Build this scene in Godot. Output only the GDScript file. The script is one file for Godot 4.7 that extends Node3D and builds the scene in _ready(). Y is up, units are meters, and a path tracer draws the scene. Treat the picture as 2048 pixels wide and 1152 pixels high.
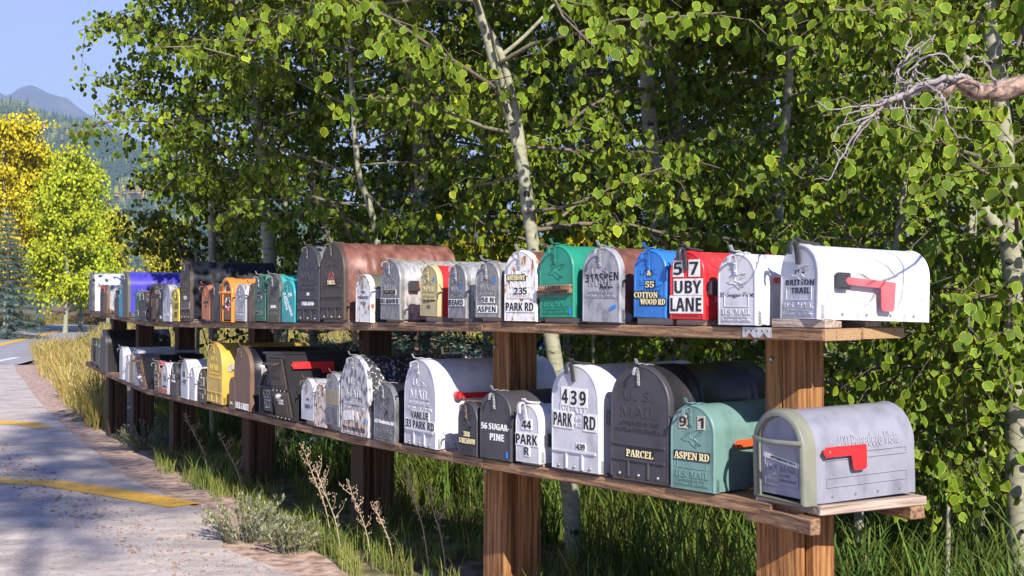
extends Node3D

const EYE := 1.37
# plan of the mail rack's front edge (x, distance) and the heights of its two shelves
const KNOT := [Vector2(1.048, 3.722), Vector2(-0.126, 5.118), Vector2(-0.853, 6.316), Vector2(-2.041, 8.276), Vector2(-3.05, 10.0), Vector2(-4.2, 12.25), Vector2(-4.72, 13.3)]
const UP_Y := [1.292, 1.294, 1.272, 1.246, 1.226, 1.284, 1.305]
const LO_Y := [0.712, 0.712, 0.682, 0.674, 0.664, 0.700, 0.735]
var cum := [0.0]
var used := {}
var M := {}
var rng := RandomNumberGenerator.new()
var sun_to := Vector3.ZERO

# ---------------------------------------------------------------- small helpers
func num(called: String) -> String:
	var n: int = used.get(called, 0)
	used[called] = n + 1
	return called if n == 0 else "%s_%03d" % [called, n]

func thing(called: String, label: String, category: String, at := Vector3.ZERO, group := "", kind := "") -> Node3D:
	var o := Node3D.new()
	o.name = num(called)
	add_child(o)
	o.position = at
	tag(o, label, category, group, kind)
	return o

func tag(o: Node, label: String, category: String, group := "", kind := "") -> void:
	if label: o.set_meta("label", label)
	if category: o.set_meta("category", category)
	if group: o.set_meta("group", group)
	if kind: o.set_meta("kind", kind)

func part(called: String, mesh: Mesh, mat: Material, parent: Node, at := Transform3D()) -> MeshInstance3D:
	var o := MeshInstance3D.new()
	o.name = called
	o.mesh = mesh
	o.material_override = mat
	o.transform = at
	parent.add_child(o, true)
	return o

func structure(called: String, mesh: Mesh, mat: Material) -> MeshInstance3D:
	var o := MeshInstance3D.new()
	o.name = num(called)
	o.mesh = mesh
	o.material_override = mat
	add_child(o)
	o.set_meta("kind", "structure")
	return o

func st_new() -> SurfaceTool:
	var st := SurfaceTool.new()
	st.begin(Mesh.PRIMITIVE_TRIANGLES)
	return st

func tri(st: SurfaceTool, a: Vector3, b: Vector3, c: Vector3, na: Vector3, nb: Vector3, nc: Vector3) -> void:
	# keeps the front side (clockwise) on the side of the normals
	if (b - a).cross(c - a).dot(na + nb + nc) > 0.0:
		var t := b; b = c; c = t
		t = nb; nb = nc; nc = t
	st.set_normal(na); st.add_vertex(a)
	st.set_normal(nb); st.add_vertex(b)
	st.set_normal(nc); st.add_vertex(c)

# a coloured facet seen from both sides; its normal follows its winding
func facet(st: SurfaceTool, a: Vector3, b: Vector3, c: Vector3, col: Color) -> void:
	var n := (c - a).cross(b - a).normalized()
	for v in [a, b, c]:
		st.set_color(col); st.set_normal(n); st.add_vertex(v)

func quad(st: SurfaceTool, a: Vector3, b: Vector3, c: Vector3, d: Vector3, n: Vector3) -> void:
	tri(st, a, b, c, n, n, n)
	tri(st, a, c, d, n, n, n)

# a box with chamfered edges, wobbling its corners by «rough»
func box(st: SurfaceTool, c: Vector3, size: Vector3, b := Basis(), cham := 0.0, rough := 0.0) -> void:
	var h := size * 0.5
	var ch := minf(cham, minf(h.x, minf(h.y, h.z)) * 0.6)
	var P := func(v: Vector3) -> Vector3: return c + b * v
	if ch <= 0.0:
		for ax in 3:
			for sg in [-1.0, 1.0]:
				var n := Vector3.ZERO; n[ax] = sg
				var u := Vector3.ZERO; u[(ax + 1) % 3] = h[(ax + 1) % 3]
				var v := Vector3.ZERO; v[(ax + 2) % 3] = h[(ax + 2) % 3]
				var o := Vector3.ZERO; o[ax] = sg * h[ax]
				quad(st, P.call(o - u - v), P.call(o + u - v), P.call(o + u + v), P.call(o - u + v), b * n)
		return
	var jit := {}
	for i in 8:
		jit[i] = Vector3(rng.randf_range(-rough, rough), rng.randf_range(-rough, rough), rng.randf_range(-rough, rough))
	var Q := func(sx: float, sy: float, sz: float, ax: int) -> Vector3:
		var v := Vector3(sx * (h.x - ch), sy * (h.y - ch), sz * (h.z - ch))
		v[ax] = [sx, sy, sz][ax] * h[ax]
		var k := (1 if sx > 0 else 0) + (2 if sy > 0 else 0) + (4 if sz > 0 else 0)
		return c + b * (v + jit[k])
	for ax in 3:
		for sg in [-1.0, 1.0]:
			var n := Vector3.ZERO; n[ax] = sg
			var cs := []
			for q in [[-1.0, -1.0], [1.0, -1.0], [1.0, 1.0], [-1.0, 1.0]]:
				var s := Vector3.ZERO
				s[ax] = sg; s[(ax + 1) % 3] = q[0]; s[(ax + 2) % 3] = q[1]
				cs.append(Q.call(s.x, s.y, s.z, ax))
			quad(st, cs[0], cs[1], cs[2], cs[3], b * n)
	for ax in 3:      # edges that run along ax
		var a1 := (ax + 1) % 3
		var a2 := (ax + 2) % 3
		for s1 in [-1.0, 1.0]:
			for s2 in [-1.0, 1.0]:
				var s := Vector3.ZERO
				s[a1] = s1; s[a2] = s2
				var lo := s; lo[ax] = -1.0
				var hi := s; hi[ax] = 1.0
				var n := Vector3.ZERO; n[a1] = s1; n[a2] = s2
				quad(st, Q.call(lo.x, lo.y, lo.z, a1), Q.call(hi.x, hi.y, hi.z, a1), Q.call(hi.x, hi.y, hi.z, a2), Q.call(lo.x, lo.y, lo.z, a2), b * n.normalized())
	for i in 8:
		var sx := 1.0 if i & 1 else -1.0
		var sy := 1.0 if i & 2 else -1.0
		var sz := 1.0 if i & 4 else -1.0
		var n2 := b * Vector3(sx, sy, sz).normalized()
		tri(st, Q.call(sx, sy, sz, 0), Q.call(sx, sy, sz, 1), Q.call(sx, sy, sz, 2), n2, n2, n2)

func box_mesh(size: Vector3, cham := 0.003, rough := 0.0, c := Vector3.ZERO) -> ArrayMesh:
	var st := st_new()
	box(st, c, size, Basis(), cham, rough)
	return st.commit()

func frame_of(d: Vector3) -> Basis:
	var up := Vector3.UP if absf(d.y) < 0.95 else Vector3.RIGHT
	var x := up.cross(d).normalized()
	return Basis(x, d.cross(x).normalized(), d)

# a tube through points with a radius at each; «col» paints it when given
func tube(st: SurfaceTool, pts: Array, radii: Array, sides := 6, caps := true, wob := 0.0) -> void:
	var n := pts.size()
	var rings := []
	var norms := []
	for i in n:
		var d: Vector3 = (pts[mini(i + 1, n - 1)] - pts[maxi(i - 1, 0)])
		d = d.normalized() if d.length() > 1e-6 else Vector3.UP
		var b := frame_of(d)
		var ring := []
		var nn := []
		for k in sides:
			var a := TAU * k / sides
			var v := b.x * cos(a) + b.y * sin(a)
			var r: float = radii[i] * (1.0 + wob * sin(k * 2.3 + i * 1.7))
			ring.append(pts[i] + v * r)
			nn.append(v)
		rings.append(ring); norms.append(nn)
	for i in n - 1:
		for k in sides:
			var k2 := (k + 1) % sides
			tri(st, rings[i][k], rings[i][k2], rings[i + 1][k2], norms[i][k], norms[i][k2], norms[i + 1][k2])
			tri(st, rings[i][k], rings[i + 1][k2], rings[i + 1][k], norms[i][k], norms[i + 1][k2], norms[i + 1][k])
	if caps:
		for e in [0, n - 1]:
			var d: Vector3 = (pts[1] - pts[0]) if e == 0 else (pts[n - 1] - pts[n - 2])
			var nm := -d.normalized() if e == 0 else d.normalized()
			for k in sides:
				tri(st, pts[e], rings[e][k], rings[e][(k + 1) % sides], nm, nm, nm)

func tube_mesh(pts: Array, radii: Array, sides := 6, wob := 0.0) -> ArrayMesh:
	var st := st_new()
	tube(st, pts, radii, sides, true, wob)
	return st.commit()

# smooth path through points
func smooth(pts: Array, per := 4) -> Array:
	var out := []
	for i in pts.size() - 1:
		var a = pts[maxi(i - 1, 0)]; var b = pts[i]; var c = pts[i + 1]; var d = pts[mini(i + 2, pts.size() - 1)]
		for k in per:
			out.append(b.cubic_interpolate(c, a, d, float(k) / per))
	out.append(pts[-1])
	return out

# strip of thickness th and width wd (along x) that follows a path in the y-z plane
func ribbon(st: SurfaceTool, path: Array, wd: float, th: float, x0 := 0.0) -> void:
	for i in path.size() - 1:
		var a := Vector3(x0, path[i].x, path[i].y)
		var b := Vector3(x0, path[i + 1].x, path[i + 1].y)
		var d := b - a
		if d.length() < 1e-5: continue
		var dn := d.normalized()
		var bs := Basis(Vector3.RIGHT, dn, Vector3.RIGHT.cross(dn))
		box(st, (a + b) * 0.5, Vector3(wd, d.length() + th * 0.7, th), bs, th * 0.3)

# flat outline (x, y) with thickness along z; «b» and «o» place it
func plate(st: SurfaceTool, poly: PackedVector2Array, z0: float, z1: float, x := Transform3D()) -> void:
	var idx := Geometry2D.triangulate_polygon(poly)
	for k in range(0, idx.size(), 3):
		for z in [z0, z1]:
			var n := x.basis * Vector3(0, 0, 1 if z == maxf(z0, z1) else -1)
			tri(st, x * Vector3(poly[idx[k]].x, poly[idx[k]].y, z), x * Vector3(poly[idx[k + 1]].x, poly[idx[k + 1]].y, z), x * Vector3(poly[idx[k + 2]].x, poly[idx[k + 2]].y, z), n, n, n)
	var cw := Geometry2D.is_polygon_clockwise(poly)
	for i in poly.size():
		var a := poly[i]
		var b := poly[(i + 1) % poly.size()]
		var e := (b - a).normalized()
		var n := x.basis * (Vector3(-e.y, e.x, 0) if cw else Vector3(e.y, -e.x, 0))
		quad(st, x * Vector3(a.x, a.y, z0), x * Vector3(b.x, b.y, z0), x * Vector3(b.x, b.y, z1), x * Vector3(a.x, a.y, z1), n)

func ball(st: SurfaceTool, c: Vector3, r: Vector3, lon := 10, lat := 6) -> void:
	for i in lat:
		for j in lon:
			var q := []
			for e in [[0, 0], [0, 1], [1, 1], [1, 0]]:
				var th: float = PI * (i + e[0]) / lat
				var ph: float = TAU * (j + e[1]) / lon
				q.append(Vector3(sin(th) * cos(ph), cos(th), sin(th) * sin(ph)))
			tri(st, c + q[0] * r, c + q[1] * r, c + q[2] * r, q[0], q[1], q[2])
			tri(st, c + q[0] * r, c + q[2] * r, c + q[3] * r, q[0], q[2], q[3])

# ---------------------------------------------------------------- materials
func lin(r: float, g: float, b: float) -> Color:
	return Color(r, g, b).linear_to_srgb()

func ramp(stops: Array) -> Gradient:
	var g := Gradient.new()
	var offs := PackedFloat32Array()
	var cols := PackedColorArray()
	for s in stops:
		offs.append(s[0]); cols.append(s[1])
	g.offsets = offs; g.colors = cols
	return g

func noise_tex(sd: int, freq: float, octaves: int, stops: Array, size := 256, kind := FastNoiseLite.TYPE_SIMPLEX_SMOOTH, as_normal := false, bump := 4.0) -> NoiseTexture2D:
	var n := FastNoiseLite.new()
	n.seed = sd
	n.noise_type = kind
	n.frequency = freq
	n.fractal_octaves = octaves
	n.fractal_gain = 0.55
	var t := NoiseTexture2D.new()
	t.width = size; t.height = size
	t.seamless = true
	t.seamless_blend_skirt = 0.2
	t.generate_mipmaps = false
	t.noise = n
	if as_normal:
		t.as_normal_map = true
		t.bump_strength = bump
	elif stops:
		t.color_ramp = ramp(stops)
	return t

func mat(c: Color, rough := 0.6, metal := 0.0, tex: Texture2D = null, scale := Vector3.ONE, world := false, bump: Texture2D = null, bump_scale := 1.0) -> StandardMaterial3D:
	var m := StandardMaterial3D.new()
	m.albedo_color = c
	m.roughness = rough
	m.metallic = metal
	m.metallic_specular = 0.5
	if tex: m.albedo_texture = tex
	if bump:
		m.normal_enabled = true
		m.normal_texture = bump
		m.normal_scale = bump_scale
	if tex or bump:
		m.uv1_triplanar = true
		m.uv1_world_triplanar = world
		m.uv1_scale = scale
		m.uv1_triplanar_sharpness = 8.0
	return m

var T := {}
func make_materials() -> void:
	var g := func(v: float) -> Color: return Color(v, v, v)
	T.grime = noise_tex(3, 0.012, 5, [[0.0, g.call(0.80)], [0.35, g.call(0.93)], [0.6, g.call(1.0)], [1.0, Color(1, 0.99, 0.97)]], 256)
	T.weather = noise_tex(4, 0.02, 5, [[0.0, Color(0.55, 0.52, 0.5)], [0.3, g.call(0.80)], [0.55, g.call(0.95)], [1.0, g.call(1.0)]], 256)
	T.galv = noise_tex(5, 0.03, 4, [[0.0, lin(0.30, 0.30, 0.31)], [0.4, lin(0.46, 0.46, 0.47)], [0.6, lin(0.56, 0.56, 0.57)], [1.0, lin(0.68, 0.68, 0.68)]], 256)
	T.rustwhite = noise_tex(6, 0.02, 5, [[0.0, lin(0.14, 0.05, 0.02)], [0.22, lin(0.32, 0.14, 0.06)], [0.34, lin(0.55, 0.50, 0.46)], [0.5, lin(0.66, 0.65, 0.65)], [1.0, lin(0.74, 0.74, 0.75)]], 256)
	T.oxide = noise_tex(7, 0.016, 5, [[0.0, lin(0.11, 0.05, 0.04)], [0.4, lin(0.22, 0.09, 0.065)], [0.6, lin(0.29, 0.12, 0.085)], [1.0, lin(0.40, 0.20, 0.15)]], 256)
	T.chipblack = noise_tex(8, 0.05, 5, [[0.0, lin(0.62, 0.62, 0.64)], [0.26, lin(0.5, 0.5, 0.52)], [0.34, lin(0.03, 0.032, 0.04)], [1.0, lin(0.018, 0.02, 0.026)]], 256)
	T.chipwhite = noise_tex(9, 0.05, 5, [[0.0, lin(0.05, 0.05, 0.06)], [0.36, lin(0.10, 0.10, 0.12)], [0.42, lin(0.62, 0.62, 0.62)], [1.0, lin(0.76, 0.75, 0.74)]], 256)
	T.chipgrey = noise_tex(19, 0.03, 5, [[0.0, lin(0.05, 0.05, 0.06)], [0.33, lin(0.13, 0.13, 0.15)], [0.42, lin(0.36, 0.36, 0.38)], [1.0, lin(0.55, 0.55, 0.56)]], 256)
	T.peel = noise_tex(10, 0.022, 5, [[0.0, lin(0.10, 0.05, 0.03)], [0.36, lin(0.22, 0.13, 0.09)], [0.46, lin(0.50, 0.42, 0.37)], [1.0, lin(0.62, 0.55, 0.50)]], 256)
	T.redspray = noise_tex(11, 0.02, 5, [[0.0, lin(0.74, 0.70, 0.70)], [0.28, lin(0.66, 0.30, 0.28)], [0.42, lin(0.55, 0.035, 0.04)], [1.0, lin(0.62, 0.03, 0.035)]], 256)
	T.wood = noise_tex(12, 0.01, 6, [[0.0, lin(0.05, 0.018, 0.006)], [0.35, lin(0.19, 0.075, 0.022)], [0.5, lin(0.30, 0.135, 0.042)], [0.65, lin(0.38, 0.185, 0.062)], [1.0, lin(0.47, 0.26, 0.10)]], 512)
	T.oldwood = noise_tex(13, 0.01, 6, [[0.0, lin(0.05, 0.025, 0.012)], [0.35, lin(0.19, 0.105, 0.055)], [0.55, lin(0.29, 0.17, 0.092)], [1.0, lin(0.42, 0.28, 0.17)]], 512)
	T.greywood = noise_tex(14, 0.01, 6, [[0.0, lin(0.16, 0.11, 0.08)], [0.35, lin(0.33, 0.25, 0.20)], [0.55, lin(0.42, 0.34, 0.285)], [1.0, lin(0.52, 0.44, 0.38)]], 512)
	T.bark = noise_tex(15, 0.012, 5, [[0.0, lin(0.03, 0.028, 0.025)], [0.15, lin(0.06, 0.055, 0.045)], [0.19, lin(0.33, 0.33, 0.24)], [0.5, lin(0.43, 0.43, 0.33)], [1.0, lin(0.54, 0.54, 0.44)]], 512)
	T.pinebark = noise_tex(16, 0.02, 5, [[0.0, lin(0.04, 0.03, 0.03)], [0.4, lin(0.14, 0.10, 0.09)], [0.6, lin(0.30, 0.19, 0.14)], [1.0, lin(0.45, 0.35, 0.30)]], 256)
	T.asphalt = asphalt_tex()
	T.asphalt2 = noise_tex(18, 0.006, 5, [[0.0, g.call(0.82)], [0.45, g.call(0.95)], [1.0, g.call(1.0)]], 512)
	T.dirt = noise_tex(20, 0.02, 6, [[0.0, lin(0.14, 0.085, 0.06)], [0.4, lin(0.33, 0.22, 0.165)], [0.6, lin(0.44, 0.31, 0.24)], [1.0, lin(0.56, 0.43, 0.35)]], 512)
	T.soil = noise_tex(21, 0.02, 5, [[0.0, lin(0.04, 0.035, 0.014)], [0.45, lin(0.10, 0.09, 0.035)], [0.6, lin(0.20, 0.15, 0.085)], [1.0, lin(0.36, 0.26, 0.18)]], 512)
	T.bump = noise_tex(22, 0.02, 5, [], 256, FastNoiseLite.TYPE_SIMPLEX_SMOOTH, true, 3.0)
	T.grain = noise_tex(23, 0.012, 6, [], 512, FastNoiseLite.TYPE_SIMPLEX_SMOOTH, true, 8.0)
	T.rib = rib_tex()
	T.rings = ring_tex()
	var cells := FastNoiseLite.new()
	# painted sheet metal, plastic
	for a in [["white", 0.66, 0.665, 0.69, 0.36], ["palegrey", 0.50, 0.505, 0.55, 0.4], ["grey", 0.32, 0.33, 0.37, 0.45], ["midgrey", 0.15, 0.155, 0.17, 0.5], ["charcoal", 0.046, 0.045, 0.053, 0.5], ["darkbrown", 0.06, 0.045, 0.036, 0.5],
		["black", 0.018, 0.018, 0.021, 0.38], ["navy", 0.012, 0.014, 0.024, 0.33], ["teal", 0.035, 0.33, 0.34, 0.4], ["green", 0.02, 0.235, 0.155, 0.38], ["darkgreen", 0.03, 0.13, 0.085, 0.4], ["olive", 0.09, 0.095, 0.075, 0.5],
		["sage", 0.135, 0.245, 0.225, 0.42], ["blue", 0.03, 0.165, 0.50, 0.36], ["purple", 0.06, 0.05, 0.42, 0.3], ["cyan", 0.03, 0.30, 0.50, 0.4], ["yellow", 0.60, 0.45, 0.05, 0.4], ["gold", 0.52, 0.36, 0.07, 0.38],
		["orange", 0.60, 0.22, 0.035, 0.42], ["copper", 0.50, 0.17, 0.07, 0.38], ["redflag", 0.62, 0.02, 0.025, 0.4], ["pinkflag", 0.66, 0.11, 0.13, 0.5], ["orangeflag", 0.70, 0.085, 0.02, 0.4], ["bezel", 0.19, 0.20, 0.155, 0.5],
		["lavender", 0.235, 0.24, 0.295, 0.42], ["tan", 0.30, 0.24, 0.15, 0.5], ["khaki", 0.45, 0.39, 0.20, 0.45], ["brown", 0.16, 0.09, 0.055, 0.5], ["red", 0.58, 0.025, 0.03, 0.36], ["bluetape", 0.02, 0.22, 0.68, 0.5]]:
		M[a[0]] = mat(lin(a[1], a[2], a[3]), a[4], 0.0, T.grime, Vector3(2.2, 1.3, 2.2), false, T.bump, 0.12)
	for k in ["grey", "midgrey", "charcoal", "palegrey"]:
		M["worn_" + k] = mat(M[k].albedo_color, M[k].roughness, 0.0, T.weather, Vector3(3.1, 1.7, 3.1), false, T.bump, 0.2)
	M.whiteribbed = mat(lin(0.58, 0.59, 0.625), 0.4, 0.0, T.grime, Vector3(5.0, 2.0, 5.0), false)
	M.whiteribbed.normal_enabled = true
	M.whiteribbed.normal_texture = T.rib
	M.whiteribbed.normal_scale = 0.35
	M.galv = mat(Color(1, 1, 1), 0.42, 0.55, T.galv, Vector3(4, 2, 4), false, T.bump, 0.15)
	M.dullgalv = mat(Color(0.72, 0.72, 0.72), 0.5, 0.4, T.galv, Vector3(4, 2, 4), false, T.bump, 0.2)
	M.rustwhite = mat(Color(1, 1, 1), 0.5, 0.0, T.rustwhite, Vector3(5, 3, 5), false, T.bump, 0.3)
	M.oxide = mat(Color(0.84, 0.84, 0.86), 0.5, 0.1, T.oxide, Vector3(3, 2, 3), false, T.bump, 0.2)
	M.chipblack = mat(Color(1, 1, 1), 0.5, 0.0, T.chipblack, Vector3(3, 3, 3), false, T.bump, 0.3)
	M.chipwhite = mat(Color(1, 1, 1), 0.5, 0.0, T.chipwhite, Vector3(2.4, 2.4, 2.4), false, T.bump, 0.3)
	M.chipgrey = mat(Color(1, 1, 1), 0.5, 0.0, T.chipgrey, Vector3(3, 2, 3), false, T.bump, 0.3)
	M.peel = mat(Color(1, 1, 1), 0.7, 0.0, T.peel, Vector3(4, 3, 4), false, T.bump, 0.3)
	M.redspray = mat(Color(1, 1, 1), 0.4, 0.0, T.redspray, Vector3(1.6, 1.6, 1.6), false)
	M.steel = mat(lin(0.52, 0.52, 0.53), 0.4, 0.45, T.weather, Vector3(9, 9, 9))
	M.rustysteel = mat(lin(0.26, 0.20, 0.17), 0.6, 0.5, T.weather, Vector3(9, 9, 9))
	M.plastic = mat(lin(0.035, 0.037, 0.042), 0.42)
	M.ink = mat(lin(0.012, 0.012, 0.014), 0.6)
	M.paper = mat(lin(0.72, 0.71, 0.68), 0.6, 0.0, T.grime, Vector3(6, 6, 6))
	M.oldpaper = mat(lin(0.52, 0.45, 0.38), 0.7, 0.0, T.weather, Vector3(6, 6, 6))
	M.cream = mat(lin(0.70, 0.62, 0.36), 0.6)
	M.chalk = mat(lin(0.70, 0.70, 0.70), 0.6)
	M.scribble = mat(lin(0.275, 0.28, 0.34), 0.6)
	M.screw = mat(lin(0.35, 0.34, 0.33), 0.4, 0.7)
	# timber: boards run along their own x axis, posts along y
	for k in 3:
		var off := Vector3(k * 0.37, k * 0.21, k * 0.53)
		for a in [["plank", T.oldwood, Vector3(0.45, 9, 9), 1.0], ["post", T.wood, Vector3(7, 0.3, 7), 1.0], ["oldpost", T.wood, Vector3(7, 0.25, 7), 0.5], ["fresh", T.greywood, Vector3(0.5, 10, 10), 1.0]]:
			var m := mat(Color(0.50, 0.51, 0.55) if a[3] < 1.0 else Color(0.93, 0.92, 0.92), 0.8, 0.0, a[1], a[2], false, T.grain, 1.0)
			m.uv1_offset = off
			M["%s%d" % [a[0], k]] = m
	M.endgrain = mat(Color.WHITE, 0.8, 0.0)
	M.endgrain.albedo_texture = T.rings
	M.bark = mat(Color(0.80, 0.80, 0.76), 0.75, 0.0, T.bark, Vector3(1.5, 5.0, 1.5), true, T.bump, 0.5)
	M.oldbark = mat(Color(0.62, 0.6, 0.55), 0.85, 0.0, T.bark, Vector3(1.5, 5.0, 1.5), true, T.bump, 0.5)
	M.scar = mat(lin(0.035, 0.032, 0.03), 0.9, 0.0, T.weather, Vector3(20, 20, 20))
	M.twig = mat(lin(0.16, 0.13, 0.10), 0.85, 0.0, T.weather, Vector3(8, 8, 8))
	M.deadwood = mat(lin(0.30, 0.265, 0.27), 0.85, 0.0, T.weather, Vector3(12, 12, 12), true, T.bump, 0.8)
	M.pinebark = mat(Color(1, 1, 1), 0.9, 0.0, T.pinebark, Vector3(5, 5, 5), true, T.bump, 1.2)
	M.leaf = leafy(0.42, 0.6)
	M.needle = leafy(0.0, 0.7)
	M.grass = leafy(0.35, 0.6)
	M.petal = mat(lin(0.32, 0.24, 0.62), 0.7)
	M.greenstem = mat(lin(0.16, 0.17, 0.09), 0.85)
	M.seed = mat(lin(0.42, 0.32, 0.22), 0.85)
	M.rock = mat(Color(0.8, 0.8, 0.82), 0.9, 0.0, T.dirt, Vector3(6, 6, 6), true, T.bump, 0.6)
	M.asphalt = mat(lin(1.0, 0.98, 0.96), 0.95, 0.0, T.asphalt, Vector3(0.33, 0.33, 0.33), true, T.bump, 0.6)
	M.asphalt.metallic_specular = 0.25
	M.asphalt.detail_enabled = false
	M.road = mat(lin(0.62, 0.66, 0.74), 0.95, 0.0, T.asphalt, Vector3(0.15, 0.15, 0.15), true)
	M.whitepaint = mat(lin(0.62, 0.62, 0.60), 0.8)
	M.yellowpaint = mat(Color.WHITE, 0.75, 0.0, noise_tex(31, 0.03, 5, [[0.0, lin(0.20, 0.16, 0.14)], [0.16, lin(0.28, 0.19, 0.10)], [0.24, lin(0.60, 0.33, 0.04)], [1.0, lin(0.72, 0.42, 0.04)]], 512), Vector3(0.5, 0.5, 0.5), true)
	M.dirt = mat(Color.WHITE, 0.95, 0.0, T.dirt, Vector3(0.8, 0.8, 0.8), true, T.bump, 0.9)
	M.soil = mat(Color.WHITE, 0.95, 0.0, T.soil, Vector3(0.45, 0.45, 0.45), true, T.bump, 0.9)

func leafy(back: float, rough: float) -> StandardMaterial3D:
	var m := StandardMaterial3D.new()
	m.vertex_color_use_as_albedo = true
	m.roughness = rough
	m.metallic_specular = 0.28
	m.cull_mode = BaseMaterial3D.CULL_DISABLED
	if back > 0.0:
		m.backlight_enabled = true
		m.backlight = Color(back, back, back * 0.25)
	return m

# old asphalt: pale and dark stones in a worn binder
func asphalt_tex() -> ImageTexture:
	var r := RandomNumberGenerator.new()
	r.seed = 44
	var n := FastNoiseLite.new()
	n.frequency = 0.004
	var size := 1024
	var im := Image.create(size, size, false, Image.FORMAT_RGBA8)
	var im8 := im
	im.fill(lin(0.47, 0.42, 0.385))
	for i in 52000:
		var s := 1 + int(r.randf() * r.randf() * 5.0)
		var v := r.randf_range(0.62, 1.4)
		var tone := r.randf()
		var c := lin(0.48 * v, 0.425 * v, 0.385 * v) if tone < 0.75 else (lin(0.52 * v, 0.41 * v, 0.335 * v) if tone < 0.9 else lin(0.15 * v, 0.14 * v, 0.14 * v))
		im.fill_rect(Rect2i(r.randi() % size, r.randi() % size, s, maxi(1, s - r.randi() % 2)), c)
	# worn and stained patches
	for i in 900:
		var w := int(r.randf_range(14, 120))
		var p := Image.create(w, maxi(6, int(w * r.randf_range(0.4, 1.0))), false, Image.FORMAT_RGBA8)
		p.fill(Color(0.2, 0.18, 0.17, 0.05) if i % 2 else Color(0.85, 0.8, 0.76, 0.05))
		var at := Vector2i(r.randi() % size, r.randi() % size)
		for q in [Vector2i.ZERO, Vector2i(-size, 0), Vector2i(0, -size), Vector2i(-size, -size)]:
			im8.blend_rect(p, Rect2i(Vector2i.ZERO, p.get_size()), at + q)
	return ImageTexture.create_from_image(im)

# fine pressed ribs of a sheet-metal side, as a normal map
func rib_tex() -> ImageTexture:
	var im := Image.create(64, 64, false, Image.FORMAT_RGB8)
	for y in 64:
		var a := sin(TAU * y * 8.0 / 64.0)
		for x in 64:
			im.set_pixel(x, y, Color(0.5, 0.5 + 0.5 * 0.6 * a, 0.9))
	return ImageTexture.create_from_image(im)

# growth rings on a sawn end
func ring_tex() -> ImageTexture:
	var im := Image.create(256, 256, false, Image.FORMAT_RGB8)
	var n := FastNoiseLite.new()
	n.seed = 5
	n.frequency = 0.02
	for y in 256:
		for x in 256:
			var d := Vector2(x - 90, y * 0.42 + 70).length() + n.get_noise_2d(x, y) * 7.0
			var k := pow(0.5 + 0.5 * sin(d * 0.62), 2.5)
			var c := lin(0.50, 0.33, 0.17).lerp(lin(0.20, 0.105, 0.045), k)
			if absf(x - 170 + n.get_noise_2d(0, y * 3) * 10.0) < 1.2: c = lin(0.05, 0.03, 0.02)
			im.set_pixel(x, y, c * (0.9 + 0.1 * n.get_noise_2d(x * 5, y * 5)))
	return ImageTexture.create_from_image(im)

# ---------------------------------------------------------------- the line of the rack
func seg_of(s: float) -> int:
	var i := 0
	while i < KNOT.size() - 2 and s > cum[i + 1]: i += 1
	return i

func on_line(s: float) -> Vector3:
	var i := seg_of(s)
	var a: Vector2 = KNOT[i]
	var b: Vector2 = KNOT[i + 1]
	var p: Vector2 = a + (b - a) * ((s - cum[i]) / (cum[i + 1] - cum[i]))
	return Vector3(p.x, 0, -p.y)

func shelf_y(s: float, upper: bool) -> float:
	var i := seg_of(s)
	var t: float = (s - cum[i]) / (cum[i + 1] - cum[i])
	var L := UP_Y if upper else LO_Y
	return lerpf(L[i], L[i + 1], t)

# x towards the near end, z towards the road
func line_basis(s: float) -> Basis:
	var i := seg_of(s)
	var d: Vector2 = (KNOT[i] - KNOT[i + 1]).normalized()
	var x := Vector3(d.x, 0, -d.y)
	return Basis(x, Vector3.UP, x.cross(Vector3.UP))

# ---------------------------------------------------------------- mailboxes
# outline of an arched box: points and outward normals, from the bottom left up over the top to the bottom right
func arch(w: float, h: float, off := 0.0, n := 18) -> Array:
	var pts := []
	var nor := []
	var r := w * 0.5
	pts.append(Vector2(-r - off, -off * 0.3)); nor.append(Vector2(-1, 0))
	for i in n + 1:
		var a := PI - PI * i / n
		var v := Vector2(cos(a), sin(a))
		pts.append(Vector2(0, h - r) + v * (r + off)); nor.append(v)
	pts.append(Vector2(r + off, -off * 0.3)); nor.append(Vector2(1, 0))
	return [pts, nor]

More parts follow.
